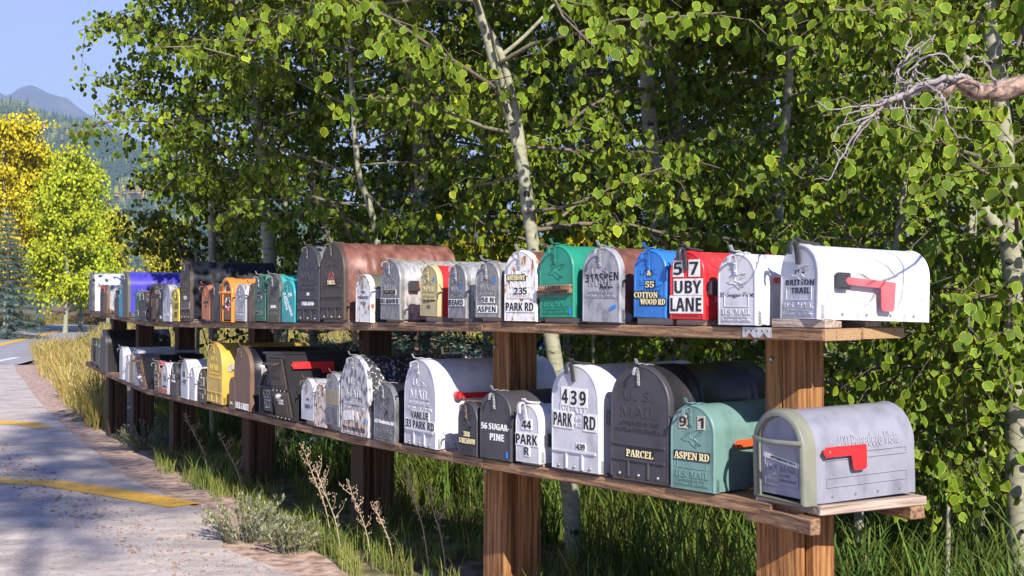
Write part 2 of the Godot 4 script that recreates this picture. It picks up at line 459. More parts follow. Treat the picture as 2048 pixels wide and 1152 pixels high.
# rings: [offset, z, tilt of the normal towards +z]; closed along the bottom, capped where asked
func arch_loft(st: SurfaceTool, w: float, h: float, rings: Array, cap0 := false, cap1 := false, n := 18, top_pull := 0.0) -> void:
	var prev := []
	var pn := []
	for q in rings:
		var a := arch(w, h, q[0], n)
		var cur := []
		var cn := []
		for i in a[0].size():
			cur.append(Vector3(a[0][i].x, a[0][i].y, q[1] + top_pull * a[0][i].y / h))
			cn.append((Vector3(a[1][i].x, a[1][i].y, 0) * cos(q[2]) + Vector3(0, 0, 1) * sin(q[2])).normalized())
		if prev:
			for i in cur.size() - 1:
				tri(st, prev[i], prev[i + 1], cur[i + 1], pn[i], pn[i + 1], cn[i + 1])
				tri(st, prev[i], cur[i + 1], cur[i], pn[i], cn[i + 1], cn[i])
			var e := cur.size() - 1
			quad(st, prev[0], prev[e], cur[e], cur[0], Vector3.DOWN)
		prev = cur; pn = cn
	for e in 2:
		if not [cap0, cap1][e]: continue
		var q = rings[0] if e == 0 else rings[-1]
		var a := arch(w, h, q[0], n)
		var other: float = rings[-1][1] if e == 0 else rings[0][1]
		var nm := Vector3(0, 0, signf(q[1] - other))
		var c := Vector3(0, h * 0.5, q[1] + top_pull * 0.5)
		var m: int = a[0].size()
		for i in m:
			var p0: Vector2 = a[0][i]
			var p1: Vector2 = a[0][(i + 1) % m]
			tri(st, c, Vector3(p0.x, p0.y, q[1] + top_pull * p0.y / h), Vector3(p1.x, p1.y, q[1] + top_pull * p1.y / h), nm, nm, nm)

var fonts := {}
func font(name_: String, bold: bool, italic := false) -> SystemFont:
	var k := "%s%s%s" % [name_, bold, italic]
	if not fonts.has(k):
		var f := SystemFont.new()
		f.font_names = PackedStringArray([name_])
		f.font_weight = 700 if bold else 400
		f.font_italic = italic
		fonts[k] = f
	return fonts[k]

var text_cache := {}
# lettering: capital height cap, squeezed to at most wmax, standing «proud» of z0
func lettering(text: String, cap: float, wmax: float, z0: float, proud: float, fnt: Font, spread := 1.0) -> Array:
	var key := [text, fnt.get_instance_id()]
	if not text_cache.has(key):
		var t := TextMesh.new()
		t.text = text
		t.font = fnt
		t.font_size = 32
		t.pixel_size = 0.01
		t.depth = 0.1
		t.curve_step = 4.0
		text_cache[key] = t
	var tm: TextMesh = text_cache[key]
	var bb := tm.get_aabb()
	var sy := cap / maxf(bb.size.y, 0.01)
	var sx := minf(sy * spread, wmax / maxf(bb.size.x, 0.01))
	var c := bb.get_center()
	var x := Transform3D(Basis.from_scale(Vector3(sx, sy, proud * 2.0 / 0.1)), Vector3(-c.x * sx, -c.y * sy, z0))
	return [tm, x, bb.size.x * sx]

const EAGLE := [[0.15, 0.35], [0.04, 0.44], [0.2, 0.55], [0.28, 0.74], [0.45, 0.8], [0.7, 0.95], [1.0, 1.0], [0.8, 0.86], [1.0, 0.88], [0.76, 0.75], [0.95, 0.75], [0.66, 0.62], [0.6, 0.5], [0.72, 0.34], [0.88, 0.14], [0.66, 0.2], [0.7, 0.0], [0.5, 0.2], [0.4, 0.35], [0.15, 0.35]]

func add_text(door: Node, t: Array, w: float, h: float, zf: float, door_mat: Material) -> void:
	# [text, height of its middle / h, capital height / h, width / w, style, (shift / w), (turn)]
	var style: String = t[4]
	var at := Vector3((t[5] if t.size() > 5 else 0.0) * w, t[1] * h, 0)
	var turn: float = deg_to_rad(t[6]) if t.size() > 6 else 0.0
	var place := Transform3D(Basis(Vector3.BACK, turn), at)
	var f: Font = font("Droid Sans", true)
	if style in ["serif", "gold", "embserif"]: f = font("Droid Serif", true)
	if style == "hand": f = font("Droid Sans", false, true)
	if style == "emb" or style == "ink2": f = font("Droid Sans", style == "ink2")
	if style == "embserif": f = font("Droid Serif", false)
	var m: Material = {"emb": door_mat, "embserif": door_mat, "white": M.chalk, "gold": M.cream, "chalk": M.chalk}.get(style, M.ink)
	var zb := zf + (0.0032 if style in ["plate", "gold", "serif", "old"] else 0.0)
	var L := lettering(t[0], t[2] * h, t[3] * w, zb, 0.0028 if style.begins_with("emb") else 0.0012, f, 1.7 if style.begins_with("emb") else 1.35)
	if style in ["plate", "gold", "serif", "old"]:
		var pm: Material = M.ink if style == "gold" else (M.oldpaper if style == "old" else M.paper)
		part("sticker", box_mesh(Vector3(L[2] + 0.22 * t[2] * h, t[2] * h * 1.32, 0.0032), 0.0), pm, door, place * Transform3D(Basis(), Vector3(0, 0, zf + 0.0016)))
	part("lettering", L[0], m, door, place * L[1])

func make_flag(root: Node, st: Dictionary, w: float, h: float) -> void:
	# at: fraction of h, z: distance behind the front, len, up/down lobe, mount
	var x: float = w * 0.5 + 0.012
	var y: float = st.get("y", 0.52) * h
	var z: float = -st.get("z", 0.11)
	var ln: float = st.get("len", 0.15)
	var th: float = st.get("th", 0.02)
	var lobe: float = st.get("lobe", 0.055)
	var lw: float = st.get("lw", 0.045)
	var m: Material = M[st.get("m", "redflag")]
	var poly := PackedVector2Array([Vector2(0, th * 0.5), Vector2(ln - 0.004, th * 0.5 - 0.001), Vector2(ln, th * 0.5 - 0.006), Vector2(ln, -lobe + 0.008), Vector2(ln - 0.008, -lobe), Vector2(ln - lw + 0.006, -lobe), Vector2(ln - lw, -lobe + 0.01), Vector2(ln - lw - 0.006, -th * 0.5 - 0.004), Vector2(ln - lw - 0.012, -th * 0.5), Vector2(0, -th * 0.5), Vector2(-0.012, 0)])
	var fl := st_new()
	var stand: float = st.get("stand", 0.006)
	# outline x runs back along the side (-z), outline thickness runs along x
	var tr := Transform3D(Basis(Vector3(0, 0, -1), Vector3.UP, Vector3(1, 0, 0)), Vector3(x + stand, y, z))
	tr = tr * Transform3D(Basis(Vector3.BACK, deg_to_rad(st.get("tilt", 0.0))), Vector3.ZERO)
	plate(fl, poly, 0.0, 0.0035, tr)
	var f := part("flag", fl.commit(), m, root)
	if st.has("rot"): pass
	var style: String = st.get("mount", "rivet")
	if style == "block":
		part("flag_mount", box_mesh(Vector3(0.022, 0.052, 0.05), 0.004), M.plastic, root, Transform3D(Basis(), Vector3(x + 0.004, y, z + 0.012)))
	elif style == "plate":
		part("flag_mount", box_mesh(Vector3(0.006, 0.05, 0.05), 0.002), M.galv, root, Transform3D(Basis(), Vector3(x - 0.008, y, z + 0.005)))
	elif style == "disc":
		var d := st_new()
		tube(d, [Vector3(x - 0.012, y, z), Vector3(x + 0.014, y, z), Vector3(x + 0.02, y, z)], [0.02, 0.02, 0.012], 14)
		part("flag_pivot", d.commit(), m, root)
	var r := st_new()
	tube(r, [Vector3(x - 0.012, y, z - 0.012), Vector3(x + 0.013, y, z - 0.012)], [0.005, 0.004], 8)
	part("rivet", r.commit(), M.screw, f)

func make_latch(root: Node, door: Node, h: float, style: String, dm: Material, r: RandomNumberGenerator) -> void:
	if style == "none": return
	var a := st_new()
	var b := st_new()
	var m: Material = M.steel
	if style == "plastic" or style == "plasticdoor":
		m = M.plastic if style == "plastic" else dm
		var arc := []
		for i in 9:
			var t := PI * i / 8.0
			arc.append(Vector2(h - 0.012 + sin(t) * 0.022, 0.014 + 0.014 * (1.0 - cos(t))))
		ribbon(b, [Vector2(h - 0.062, 0.006), Vector2(h - 0.03, 0.010), Vector2(h - 0.012, 0.014)], 0.02, 0.009)
		ribbon(b, arc, 0.02, 0.008)
		ribbon(b, [arc[-1], Vector2(h - 0.03, 0.04)], 0.02, 0.009)
		ribbon(a, [Vector2(h + 0.004, -0.075), Vector2(h + 0.008, -0.03), Vector2(h + 0.013, 0.004), Vector2(h + 0.018, 0.012), Vector2(h + 0.024, 0.018)], 0.024, 0.008)
	else:
		m = {"steel": M.steel, "rusty": M.rustysteel, "own": dm}.get(style, M.steel)
		var lean := r.randf_range(-0.006, 0.012)
		ribbon(b, [Vector2(h - 0.072, 0.004), Vector2(h - 0.03, 0.007), Vector2(h - 0.012, 0.012), Vector2(h - 0.006, 0.022), Vector2(h - 0.012, 0.034 + lean), Vector2(h - 0.032, 0.036 + lean)], 0.013, 0.0032)
		ribbon(a, [Vector2(h + 0.001, -0.07), Vector2(h + 0.005, -0.045), Vector2(h + 0.002, -0.03), Vector2(h + 0.009, -0.008), Vector2(h + 0.006, 0.006), Vector2(h + 0.010, 0.018 + lean), Vector2(h + 0.026, 0.026 + lean)], 0.014, 0.003)
		for k in 2:
			tube(b, [Vector3(0, h - 0.035 - 0.026 * k, 0.004), Vector3(0, h - 0.035 - 0.026 * k, 0.012)], [0.0042, 0.003], 7)
	part("roof_clip", a.commit(), m, root)
	part("latch", b.commit(), m, door)

func mailbox(c: Dictionary, upper: bool) -> Node3D:
	var s: float = c.s
	var w: float = c.w
	var h: float = c.h
	var d: float = c.get("d", 0.48)
	var r := RandomNumberGenerator.new()
	r.seed = int(s * 1000.0) + (7 if upper else 0)
	var root := thing("mailbox", c.label, "mailbox", Vector3.ZERO, "mailboxes on the upper shelf" if upper else "mailboxes on the lower shelf")
	var base := shelf_y(s, upper)
	var b := line_basis(s)
	var y: float = maxf(c.get("y", base), base + 0.001)
	var p: Vector3 = on_line(s) - b.z * (c.get("back", 0.0) - 0.012)
	root.transform = Transform3D(b.rotated(Vector3.UP, deg_to_rad(c.get("yaw", r.randf_range(-2.0, 2.0)))) * Basis(Vector3.RIGHT, deg_to_rad(c.get("pitch", 0.0))) * Basis(Vector3.BACK, deg_to_rad(c.get("roll", r.randf_range(-0.8, 0.8)))), Vector3(p.x, y, p.z))
	if y > base + 0.008:      # scraps of board under the box
		for k in 2:
			var sh := thing("wood_shim", "%s scrap of board wedged under %s" % ["front" if k == 0 else "rear", c.get("short", "a mailbox")], "wood scrap", Vector3.ZERO, "wood scraps under %s" % c.get("short", "a mailbox"))
			var th: float = y - base - 0.002
			var z := -0.06 if k == 0 else -d * 0.62
			sh.transform = Transform3D(b, on_line(s) + b.z * (z + 0.0) + Vector3.UP * (base + th * 0.5 + 0.001))
			part("board", box_mesh(Vector3(w * r.randf_range(0.85, 1.2), th, 0.09), 0.002), M["fresh%d" % (k % 3)], sh)
	var bm: Material = M[c.b]
	var dm: Material = M[c.get("f", c.b)]
	var kind: String = c.get("kind", "steel")
	if kind == "locker":
		locker(root, c, w, h, d, bm, dm)
		return root
	# body with a rolled back rim and, on the parcel boxes, raised bands
	var st := st_new()
	var rings := [[0.0, -0.01, 0.0]]
	if c.get("bands", false):
		for z in [0.14, 0.19, d - 0.14, d - 0.10]:
			for q in [[0.0, z - 0.008, 0.35], [0.0035, z - 0.003, 0.0], [0.0035, z + 0.003, 0.0], [0.0, z + 0.008, -0.35]]:
				rings.append([q[0], -q[1], q[2]])
	rings.append([0.0, -d + 0.012, 0.0])
	rings.append([0.003, -d + 0.009, 0.0]); rings.append([0.003, -d + 0.003, 0.0])
	rings.append([-0.002, -d, -0.8]); rings.append([-0.008, -d + 0.002, -1.4])
	arch_loft(st, w, h, rings, false, true)
	var body := part("body", st.commit(), bm, root)
	var zf := 0.0
	var dst := st_new()
	var door: MeshInstance3D
	if kind == "frame":
		# thick bezel, recessed panel and a bowed handle
		var bz: Material = M[c.get("bezel", "bezel")]
		arch_loft(dst, w, h, [[0.0065, -0.03, 0.0], [0.0065, 0.012, 0.0], [0.002, 0.020, 0.9], [-0.012, 0.021, 1.5], [-0.016, 0.016, 1.2], [-0.018, 0.0, -3.1]])
		part("bezel", dst.commit(), bz, root)
		dst = st_new()
		arch_loft(dst, w - 0.036, h - 0.03, [[0.0, 0.0, 0.0], [0.0, 0.002, 0.3], [-0.005, 0.004, 1.4], [-0.008, 0.004, 1.5]], false, true)
		door = part("door", dst.commit(), dm, root, Transform3D(Basis(), Vector3(0, 0.014, 0)))
		zf = 0.004
		var hs := st_new()
		var hp := []
		var hr := []
		for i in 13:
			var u := -1.0 + i / 6.0
			hp.append(Vector3(u * (w * 0.5 - 0.004), h * 0.67, 0.018 + 0.036 * (1.0 - u * u)))
			hr.append(0.0085)
		tube(hs, hp, hr, 8)
		part("handle", hs.commit(), bz, root)
	else:
		arch_loft(dst, w, h, [[0.0, -0.026, 0.0], [0.0035, -0.025, 0.0], [0.0035, -0.006, 0.0], [0.0015, -0.0005, 0.7], [-0.003, 0.002, 1.4], [-0.007, 0.001, 2.2], [-0.010, 0.0, 1.57]], false, true)
		door = part("door", dst.commit(), dm, root)
	var inner := w * 0.5 - 0.02
	var e: String = c.get("emb", "small")
	if kind == "frame": e = c.get("emb", "none")
	if e == "small" or e == "plain":
		add_text(door, ["U.S. MAIL", 0.185, 0.075, 0.76, "embserif"], w, h, zf, dm)
		add_text(door, ["APPROVED BY THE", 0.115, 0.03, 0.6, "emb"], w, h, zf, dm)
		add_text(door, ["POSTMASTER GENERAL", 0.065, 0.03, 0.76, "emb"], w, h, zf, dm)
	if e == "small":
		var fr := st_new()
		for q in [[0.0, 0.255 * h, inner * 1.7, 0.003], [0.0, 0.43 * h, inner * 1.7, 0.003], [-inner * 0.85, 0.342 * h, 0.003, 0.175 * h], [inner * 0.85, 0.342 * h, 0.003, 0.175 * h]]:
			box(fr, Vector3(q[0], q[1], zf + 0.0005), Vector3(q[2], q[3], 0.003), Basis(), 0.0008)
		part("name_frame", fr.commit(), dm, door)
	if e == "classic" or e == "parcel":
		var o := 0.0 if e == "classic" else 0.09
		add_text(door, ["U. S.", 0.68 + o * 0.6, 0.085, 0.55, "emb"], w, h, zf, dm)
		add_text(door, ["MAIL", 0.53 + o * 0.7, 0.10, 0.62, "emb"], w, h, zf, dm)
		add_text(door, ["APPROVED BY THE", 0.40 + o, 0.036, 0.66, "emb"], w, h, zf, dm)
		add_text(door, ["POSTMASTER GENERAL", 0.34 + o, 0.036, 0.8, "emb"], w, h, zf, dm)
	if e == "parcel":
		var rb := st_new()
		for q in ([[0.0, 0.30, w * 0.9, 0.012], [0.0, 0.165, w * 0.9, 0.012]] if c.get("ribs", 2) == 2 else [[0.0, 0.175, w * 0.9, 0.012]]):
			box(rb, Vector3(q[0], q[1] * h, zf + 0.002), Vector3(q[2], q[3], 0.009), Basis(), 0.0035)
		for k in [-0.17, 0.17]:
			box(rb, Vector3(k * w, 0.085 * h, zf + 0.002), Vector3(0.011, 0.15 * h, 0.009), Basis(), 0.0035)
		part("pressed_rib", rb.commit(), dm, door)
		var rv := st_new()
		for k in [-0.33, 0.0, 0.33]:
			ball(rv, Vector3(k * w, 0.035 * h, zf + 0.002), Vector3(0.007, 0.007, 0.005), 8, 5)
		part("rivet", rv.commit(), M.screw, door)
	if e == "small" and c.get("eagle", true) or c.get("eagle", false) == true:
		var eg := st_new()
		var ep := []
		var er := []
		var ew: float = w * 0.52
		var eh: float = h * (0.22 if e == "small" else 0.3)
		var ey: float = h * c.get("eagle_y", 0.50)
		for q in EAGLE:
			ep.append(Vector3((q[0] - 0.5) * ew, ey + q[1] * eh, zf + 0.0006)); er.append(0.0022)
		tube(eg, ep, er, 5)
		tube(eg, [ep[4], Vector3(-0.1 * ew, ey + 0.55 * eh, zf), Vector3(0.06 * ew, ey + 0.42 * eh, zf)], [0.002, 0.002, 0.002], 5)
		part("eagle_emblem", eg.commit(), dm, door)
	for t in c.get("txt", []): add_text(door, t, w, h, zf, dm)
	make_latch(root, door, h, c.get("clip", "none" if kind == "frame" else "steel"), dm, r)
	if c.has("flag"): make_flag(root, c.flag, w, h)
	for q in c.get("tape", []):
		part("tape", box_mesh(Vector3(q[2] * w, q[3] * h, 0.001), 0.0), M.bluetape, door, Transform3D(Basis(Vector3.BACK, q[4]), Vector3(q[0] * w, q[1] * h, zf + 0.0032)))
	# fixing screws along the side and the hinge tab at the front corner
	if c.get("near", false):
		for k in 4:
			var sc := st_new()
			tube(sc, [Vector3(w * 0.5 - 0.002, 0.018, -0.1 - (d - 0.17) * k / 3.0), Vector3(w * 0.5 + 0.003, 0.018, -0.1 - (d - 0.17) * k / 3.0)], [0.0055, 0.004], 8)
			part("screw", sc.commit(), M.screw, body)
		var tb := st_new()
		var poly := PackedVector2Array()
		for k in 9: poly.append(Vector2(0.03 + 0.016 * cos(PI * k / 8.0 - PI / 2), 0.018 + 0.016 * sin(PI * k / 8.0 - PI / 2)))
		poly.append(Vector2(-0.01, 0.05)); poly.append(Vector2(-0.01, 0.002))
		plate(tb, poly, 0.0, 0.003, Transform3D(Basis(Vector3(0, 0, -1), Vector3.UP, Vector3(1, 0, 0)), Vector3(w * 0.5 + 0.0005, 0, -0.02)))
		part("hinge_tab", tb.commit(), dm, root)
	match c.get("extra", ""):
		"wood_sign": wood_sign(root, door, w, h, d, zf)
		"pink_patch": pink_patch(root, door, w, h, d, zf)
		"dog_face": dog_face(root, door, w, h, d, zf)
		"side_ribs": side_ribs(root, door, w, h, d, zf)
		"peeled_label": peeled_label(root, door, w, h, d, zf)
		"brown_label": brown_label(root, door, w, h, d, zf)
		"round_crest": round_crest(root, door, w, h, d, zf)
		"orange_strip": orange_strip(root, door, w, h, d, zf)
	return root

# a locking parcel box: upright metal case, hopper door with pull, lock and lower panel on a raked front
func locker(root: Node, c: Dictionary, w: float, h: float, d: float, bm: Material, dm: Material) -> void:
	var st := st_new()
	var over: float = c.get("over", 0.055)
	var prof := PackedVector2Array([Vector2(0, 0), Vector2(over, h), Vector2(-d, h * 0.985), Vector2(-d, 0)])
	# outline x = +z of the box, thickness across x
	var tr := Transform3D(Basis(Vector3(0, 0, 1), Vector3.UP, Vector3(-1, 0, 0)), Vector3.ZERO)
	plate(st, prof, -w * 0.5, w * 0.5, tr)
	part("case", st.commit(), bm, root)
	var lid := st_new()
	box(lid, Vector3(0, h + 0.006, (over - d) * 0.5 + 0.006), Vector3(w + 0.012, 0.014, d + over + 0.02), Basis(), 0.004)
	part("lid", lid.commit(), bm, root)
	var tilt := Basis(Vector3.RIGHT, atan2(over, h))
	var face := func(y: float, lift: float) -> Transform3D: return Transform3D(tilt, Vector3(0, y * h, over * y + lift))
	var up := part("hopper_door", box_mesh(Vector3(w * 0.8, h * 0.48, 0.012), 0.004), dm, root, face.call(0.70, 0.006))
	var lo := part("door", box_mesh(Vector3(w * 0.84, h * 0.40, 0.012), 0.004), dm, root, face.call(0.235, 0.006))
	part("handle", box_mesh(Vector3(w * 0.6, 0.014, 0.045), 0.004), dm, up, Transform3D(Basis(), Vector3(0, h * 0.17, 0.026)))
	part("panel", box_mesh(Vector3(w * 0.62, h * 0.22, 0.006), 0.003), dm, up, Transform3D(Basis(), Vector3(0, -h * 0.06, 0.007)))
	var L := lettering("U.S. MAIL", 0.018, w * 0.45, 0.0095, 0.0015, font("Droid Serif", true), 1.2)
	part("lettering", L[0], M.ink, up, Transform3D(Basis(), Vector3(0, -h * 0.06, 0)) * L[1])
	part("panel", box_mesh(Vector3(w * 0.6, h * 0.29, 0.006), 0.003), dm, lo, Transform3D(Basis(), Vector3(0, -h * 0.01, 0.007)))
	var lk := st_new()
	tube(lk, [Vector3(0, h * 0.13, 0.004), Vector3(0, h * 0.13, 0.028), Vector3(0, h * 0.13, 0.032)], [0.017, 0.017, 0.012], 12)
	part("lock", lk.commit(), M.steel, lo)
	for k in 2:
		part("sticker", box_mesh(Vector3(w * (0.3 - 0.06 * k), 0.013, 0.001), 0.0), M.paper, lo, Transform3D(Basis(), Vector3(0.005, h * (0.065 - 0.045 * k), 0.0107)))
	for y in [0.44, 0.02]:
		for k in [-0.3, -0.1, 0.1, 0.3]:
			var rv := st_new()
			ball(rv, Vector3(k * w, y * h, over * y + 0.014), Vector3(0.006, 0.006, 0.004), 8, 5)
			part("rivet", rv.commit(), M.screw, root)
	if c.has("flag"): make_flag(root, c.flag, w, h)

# ------------- extras of single boxes
func wood_sign(_root: Node, door: Node, w: float, h: float, _d: float, zf: float) -> void:
	var p := part("name_board", box_mesh(Vector3(w * 0.97, h * 0.13, 0.016), 0.002, 0.001), M.plank1, door, Transform3D(Basis(Vector3.BACK, deg_to_rad(1.0)), Vector3(0, h * 0.385, zf + 0.01)))
	for k in 2:
		var L := lettering(["LAUREN", "77 COTTONWOOD"][k], h * 0.045, w * 0.86, 0.0085, 0.001, font("Droid Sans", true), 1.3)
		part("lettering", L[0], M.ink, p, Transform3D(Basis(), Vector3(0, h * (0.03 - 0.06 * k), 0)) * L[1])

func dog_face(_root: Node, door: Node, w: float, h: float, _d: float, zf: float) -> void:
	# a hound's head in white outline with a dark nose and a red tongue
	for sg in [-1.0, 1.0]:
		var a := st_new()
		tube(a, smooth([Vector3(sg * w * 0.08, h * 0.78, zf + 0.001), Vector3(sg * w * 0.22, h * 0.74, zf + 0.001), Vector3(sg * w * 0.25, h * 0.64, zf + 0.001)], 4), [0.004, 0.004, 0.004, 0.004, 0.004, 0.004, 0.004, 0.004, 0.004], 5)
		part("painted_line", a.commit(), M.chalk, door)
		var b := st_new()
		tube(b, smooth([Vector3(sg * w * 0.10, h * 0.50, zf + 0.001), Vector3(sg * w * 0.22, h * 0.36, zf + 0.001), Vector3(sg * w * 0.12, h * 0.28, zf + 0.001)], 4), [0.004, 0.004, 0.004, 0.004, 0.004, 0.004, 0.004, 0.004, 0.004], 5)
		part("painted_line", b.commit(), M.chalk, door)
	var n := st_new()
	ball(n, Vector3(0, h * 0.40, zf), Vector3(w * 0.07, h * 0.03, 0.004), 10, 6)
	part("painted_nose", n.commit(), M.ink, door)
	var t := st_new()
	ball(t, Vector3(0, h * 0.24, zf), Vector3(w * 0.085, h * 0.07, 0.004), 10, 6)
	part("painted_tongue", t.commit(), M.pinkflag, door)

func peeled_label(_root: Node, door: Node, w: float, h: float, _d: float, zf: float) -> void:
	part("old_label", box_mesh(Vector3(w * 0.9, h * 0.30, 0.002), 0.0005), M.peel, door, Transform3D(Basis(), Vector3(0, h * 0.17, zf + 0.001)))
	part("torn_paper", box_mesh(Vector3(w * 0.38, h * 0.12, 0.002), 0.0005), M.paper, door, Transform3D(Basis(Vector3.BACK, 0.1), Vector3(-w * 0.2, h * 0.24, zf + 0.0032)))
	part("torn_paper", box_mesh(Vector3(w * 0.10, h * 0.11, 0.002), 0.0005), M.paper, door, Transform3D(Basis(Vector3.BACK, 0.5), Vector3(w * 0.12, h * 0.24, zf + 0.004)))
	add_text(door, ["792 PONDEROSA", 0.075, 0.05, 0.84, "ink2"], w, h, zf + 0.0022, M.peel)

func pink_patch(_root: Node, door: Node, w: float, h: float, _d: float, zf: float) -> void:
	var st := st_new()
	var poly := PackedVector2Array()
	for k in 20:
		var a := TAU * k / 20.0
		poly.append(Vector2(cos(a) * w * 0.15 * (1.0 + 0.15 * sin(a * 3.0)), sin(a) * h * 0.085 * (1.0 + 0.12 * cos(a * 4.0))))
	plate(st, poly, zf, zf + 0.001, Transform3D(Basis(), Vector3(-0.02 * w, h * 0.54, 0)))
	part("faded_sticker", st.commit(), M.pinkflag, door)
	add_text(door, ["PARCEL", 0.485, 0.055, 0.32, "gold"], w, h, zf + 0.001, M.ink)

func brown_label(_root: Node, door: Node, w: float, h: float, _d: float, zf: float) -> void:
	part("cardboard_label", box_mesh(Vector3(w * 0.92, h * 0.27, 0.003), 0.0005), M.tan, door, Transform3D(Basis(), Vector3(0, h * 0.53, zf + 0.002)))
	part("plastic_pocket", box_mesh(Vector3(w * 0.9, h * 0.30, 0.006), 0.001), M.worn_midgrey, door, Transform3D(Basis(), Vector3(0, h * 0.20, zf + 0.003)))

func side_ribs(root: Node, door: Node, w: float, h: float, d: float, zf: float) -> void:
	for q in [[0.50, 0.035], [0.22, 0.05]]:
		var st := st_new()
		for e in [-1.0, 1.0]:
			box(st, Vector3(w * 0.5 + 0.0005, (q[0] + e * q[1]) * h, -d * 0.5 - 0.02), Vector3(0.006, 0.006, d - 0.11), Basis(), 0.0025)
		for e in [-1.0, 1.0]:
			box(st, Vector3(w * 0.5 + 0.0005, q[0] * h, -d * 0.5 - 0.02 + e * (d * 0.5 - 0.058)), Vector3(0.006, q[1] * 2.0 * h, 0.006), Basis(), 0.0025)
		part("pressed_rib", st.commit(), M.lavender, root)
	var L := lettering("400 Panadero Vista", h * 0.15, d * 0.58, 0.0, 0.0006, font("Droid Sans", false, true), 0.8)
	part("scratched_writing", L[0], M.scribble, root, Transform3D(Basis(Vector3(0, 0, -1), Vector3(-0.17, 0.985, 0), Vector3(0.985, 0.17, 0)), Vector3(w * 0.5 - 0.0008, h * 0.655, -d * 0.56)) * L[1])
	part("name_strip", box_mesh(Vector3(w * 0.72, 0.016, 0.001), 0.0), M.paper, door, Transform3D(Basis(Vector3.BACK, -0.12), Vector3(0, h * 0.40, zf + 0.0008)))
	var L2 := lettering("400 PANADERO VISTA", 0.008, w * 0.5, 0.0, 0.0008, font("Droid Sans", true), 1.2)
	part("lettering", L2[0], M.ink, door, Transform3D(Basis(Vector3.BACK, -0.12), Vector3(0.01, h * 0.40, zf + 0.0015)) * L2[1])
	add_text(door, ["U.S MAIL", 0.30, 0.075, 0.6, "emb"], w, h, zf, M.lavender)
	add_text(door, ["Approved By", 0.225, 0.035, 0.34, "emb"], w, h, zf, M.lavender)
	add_text(door, ["The Postmaster General", 0.175, 0.035, 0.56, "emb"], w, h, zf, M.lavender)
	var st2 := st_new()
	for q in [[0.0, 0.11 * h, w * 0.66, 0.004], [-w * 0.33, 0.27 * h, 0.004, 0.32 * h], [w * 0.33, 0.27 * h, 0.004, 0.32 * h]]:
		box(st2, Vector3(q[0], q[1], zf), Vector3(q[2], q[3], 0.004), Basis(), 0.001)
	part("name_frame", st2.commit(), M.lavender, door)

func round_crest(_root: Node, door: Node, w: float, h: float, _d: float, zf: float) -> void:
	var st := st_new()
	var pts := []
	var rr := []
	for k in 17:
		var a := TAU * k / 16.0
		pts.append(Vector3(cos(a) * w * 0.22, h * 0.56 + sin(a) * h * 0.24, zf + 0.001)); rr.append(0.004)
	tube(st, pts, rr, 5)
	part("pressed_ring", st.commit(), M.charcoal, door)

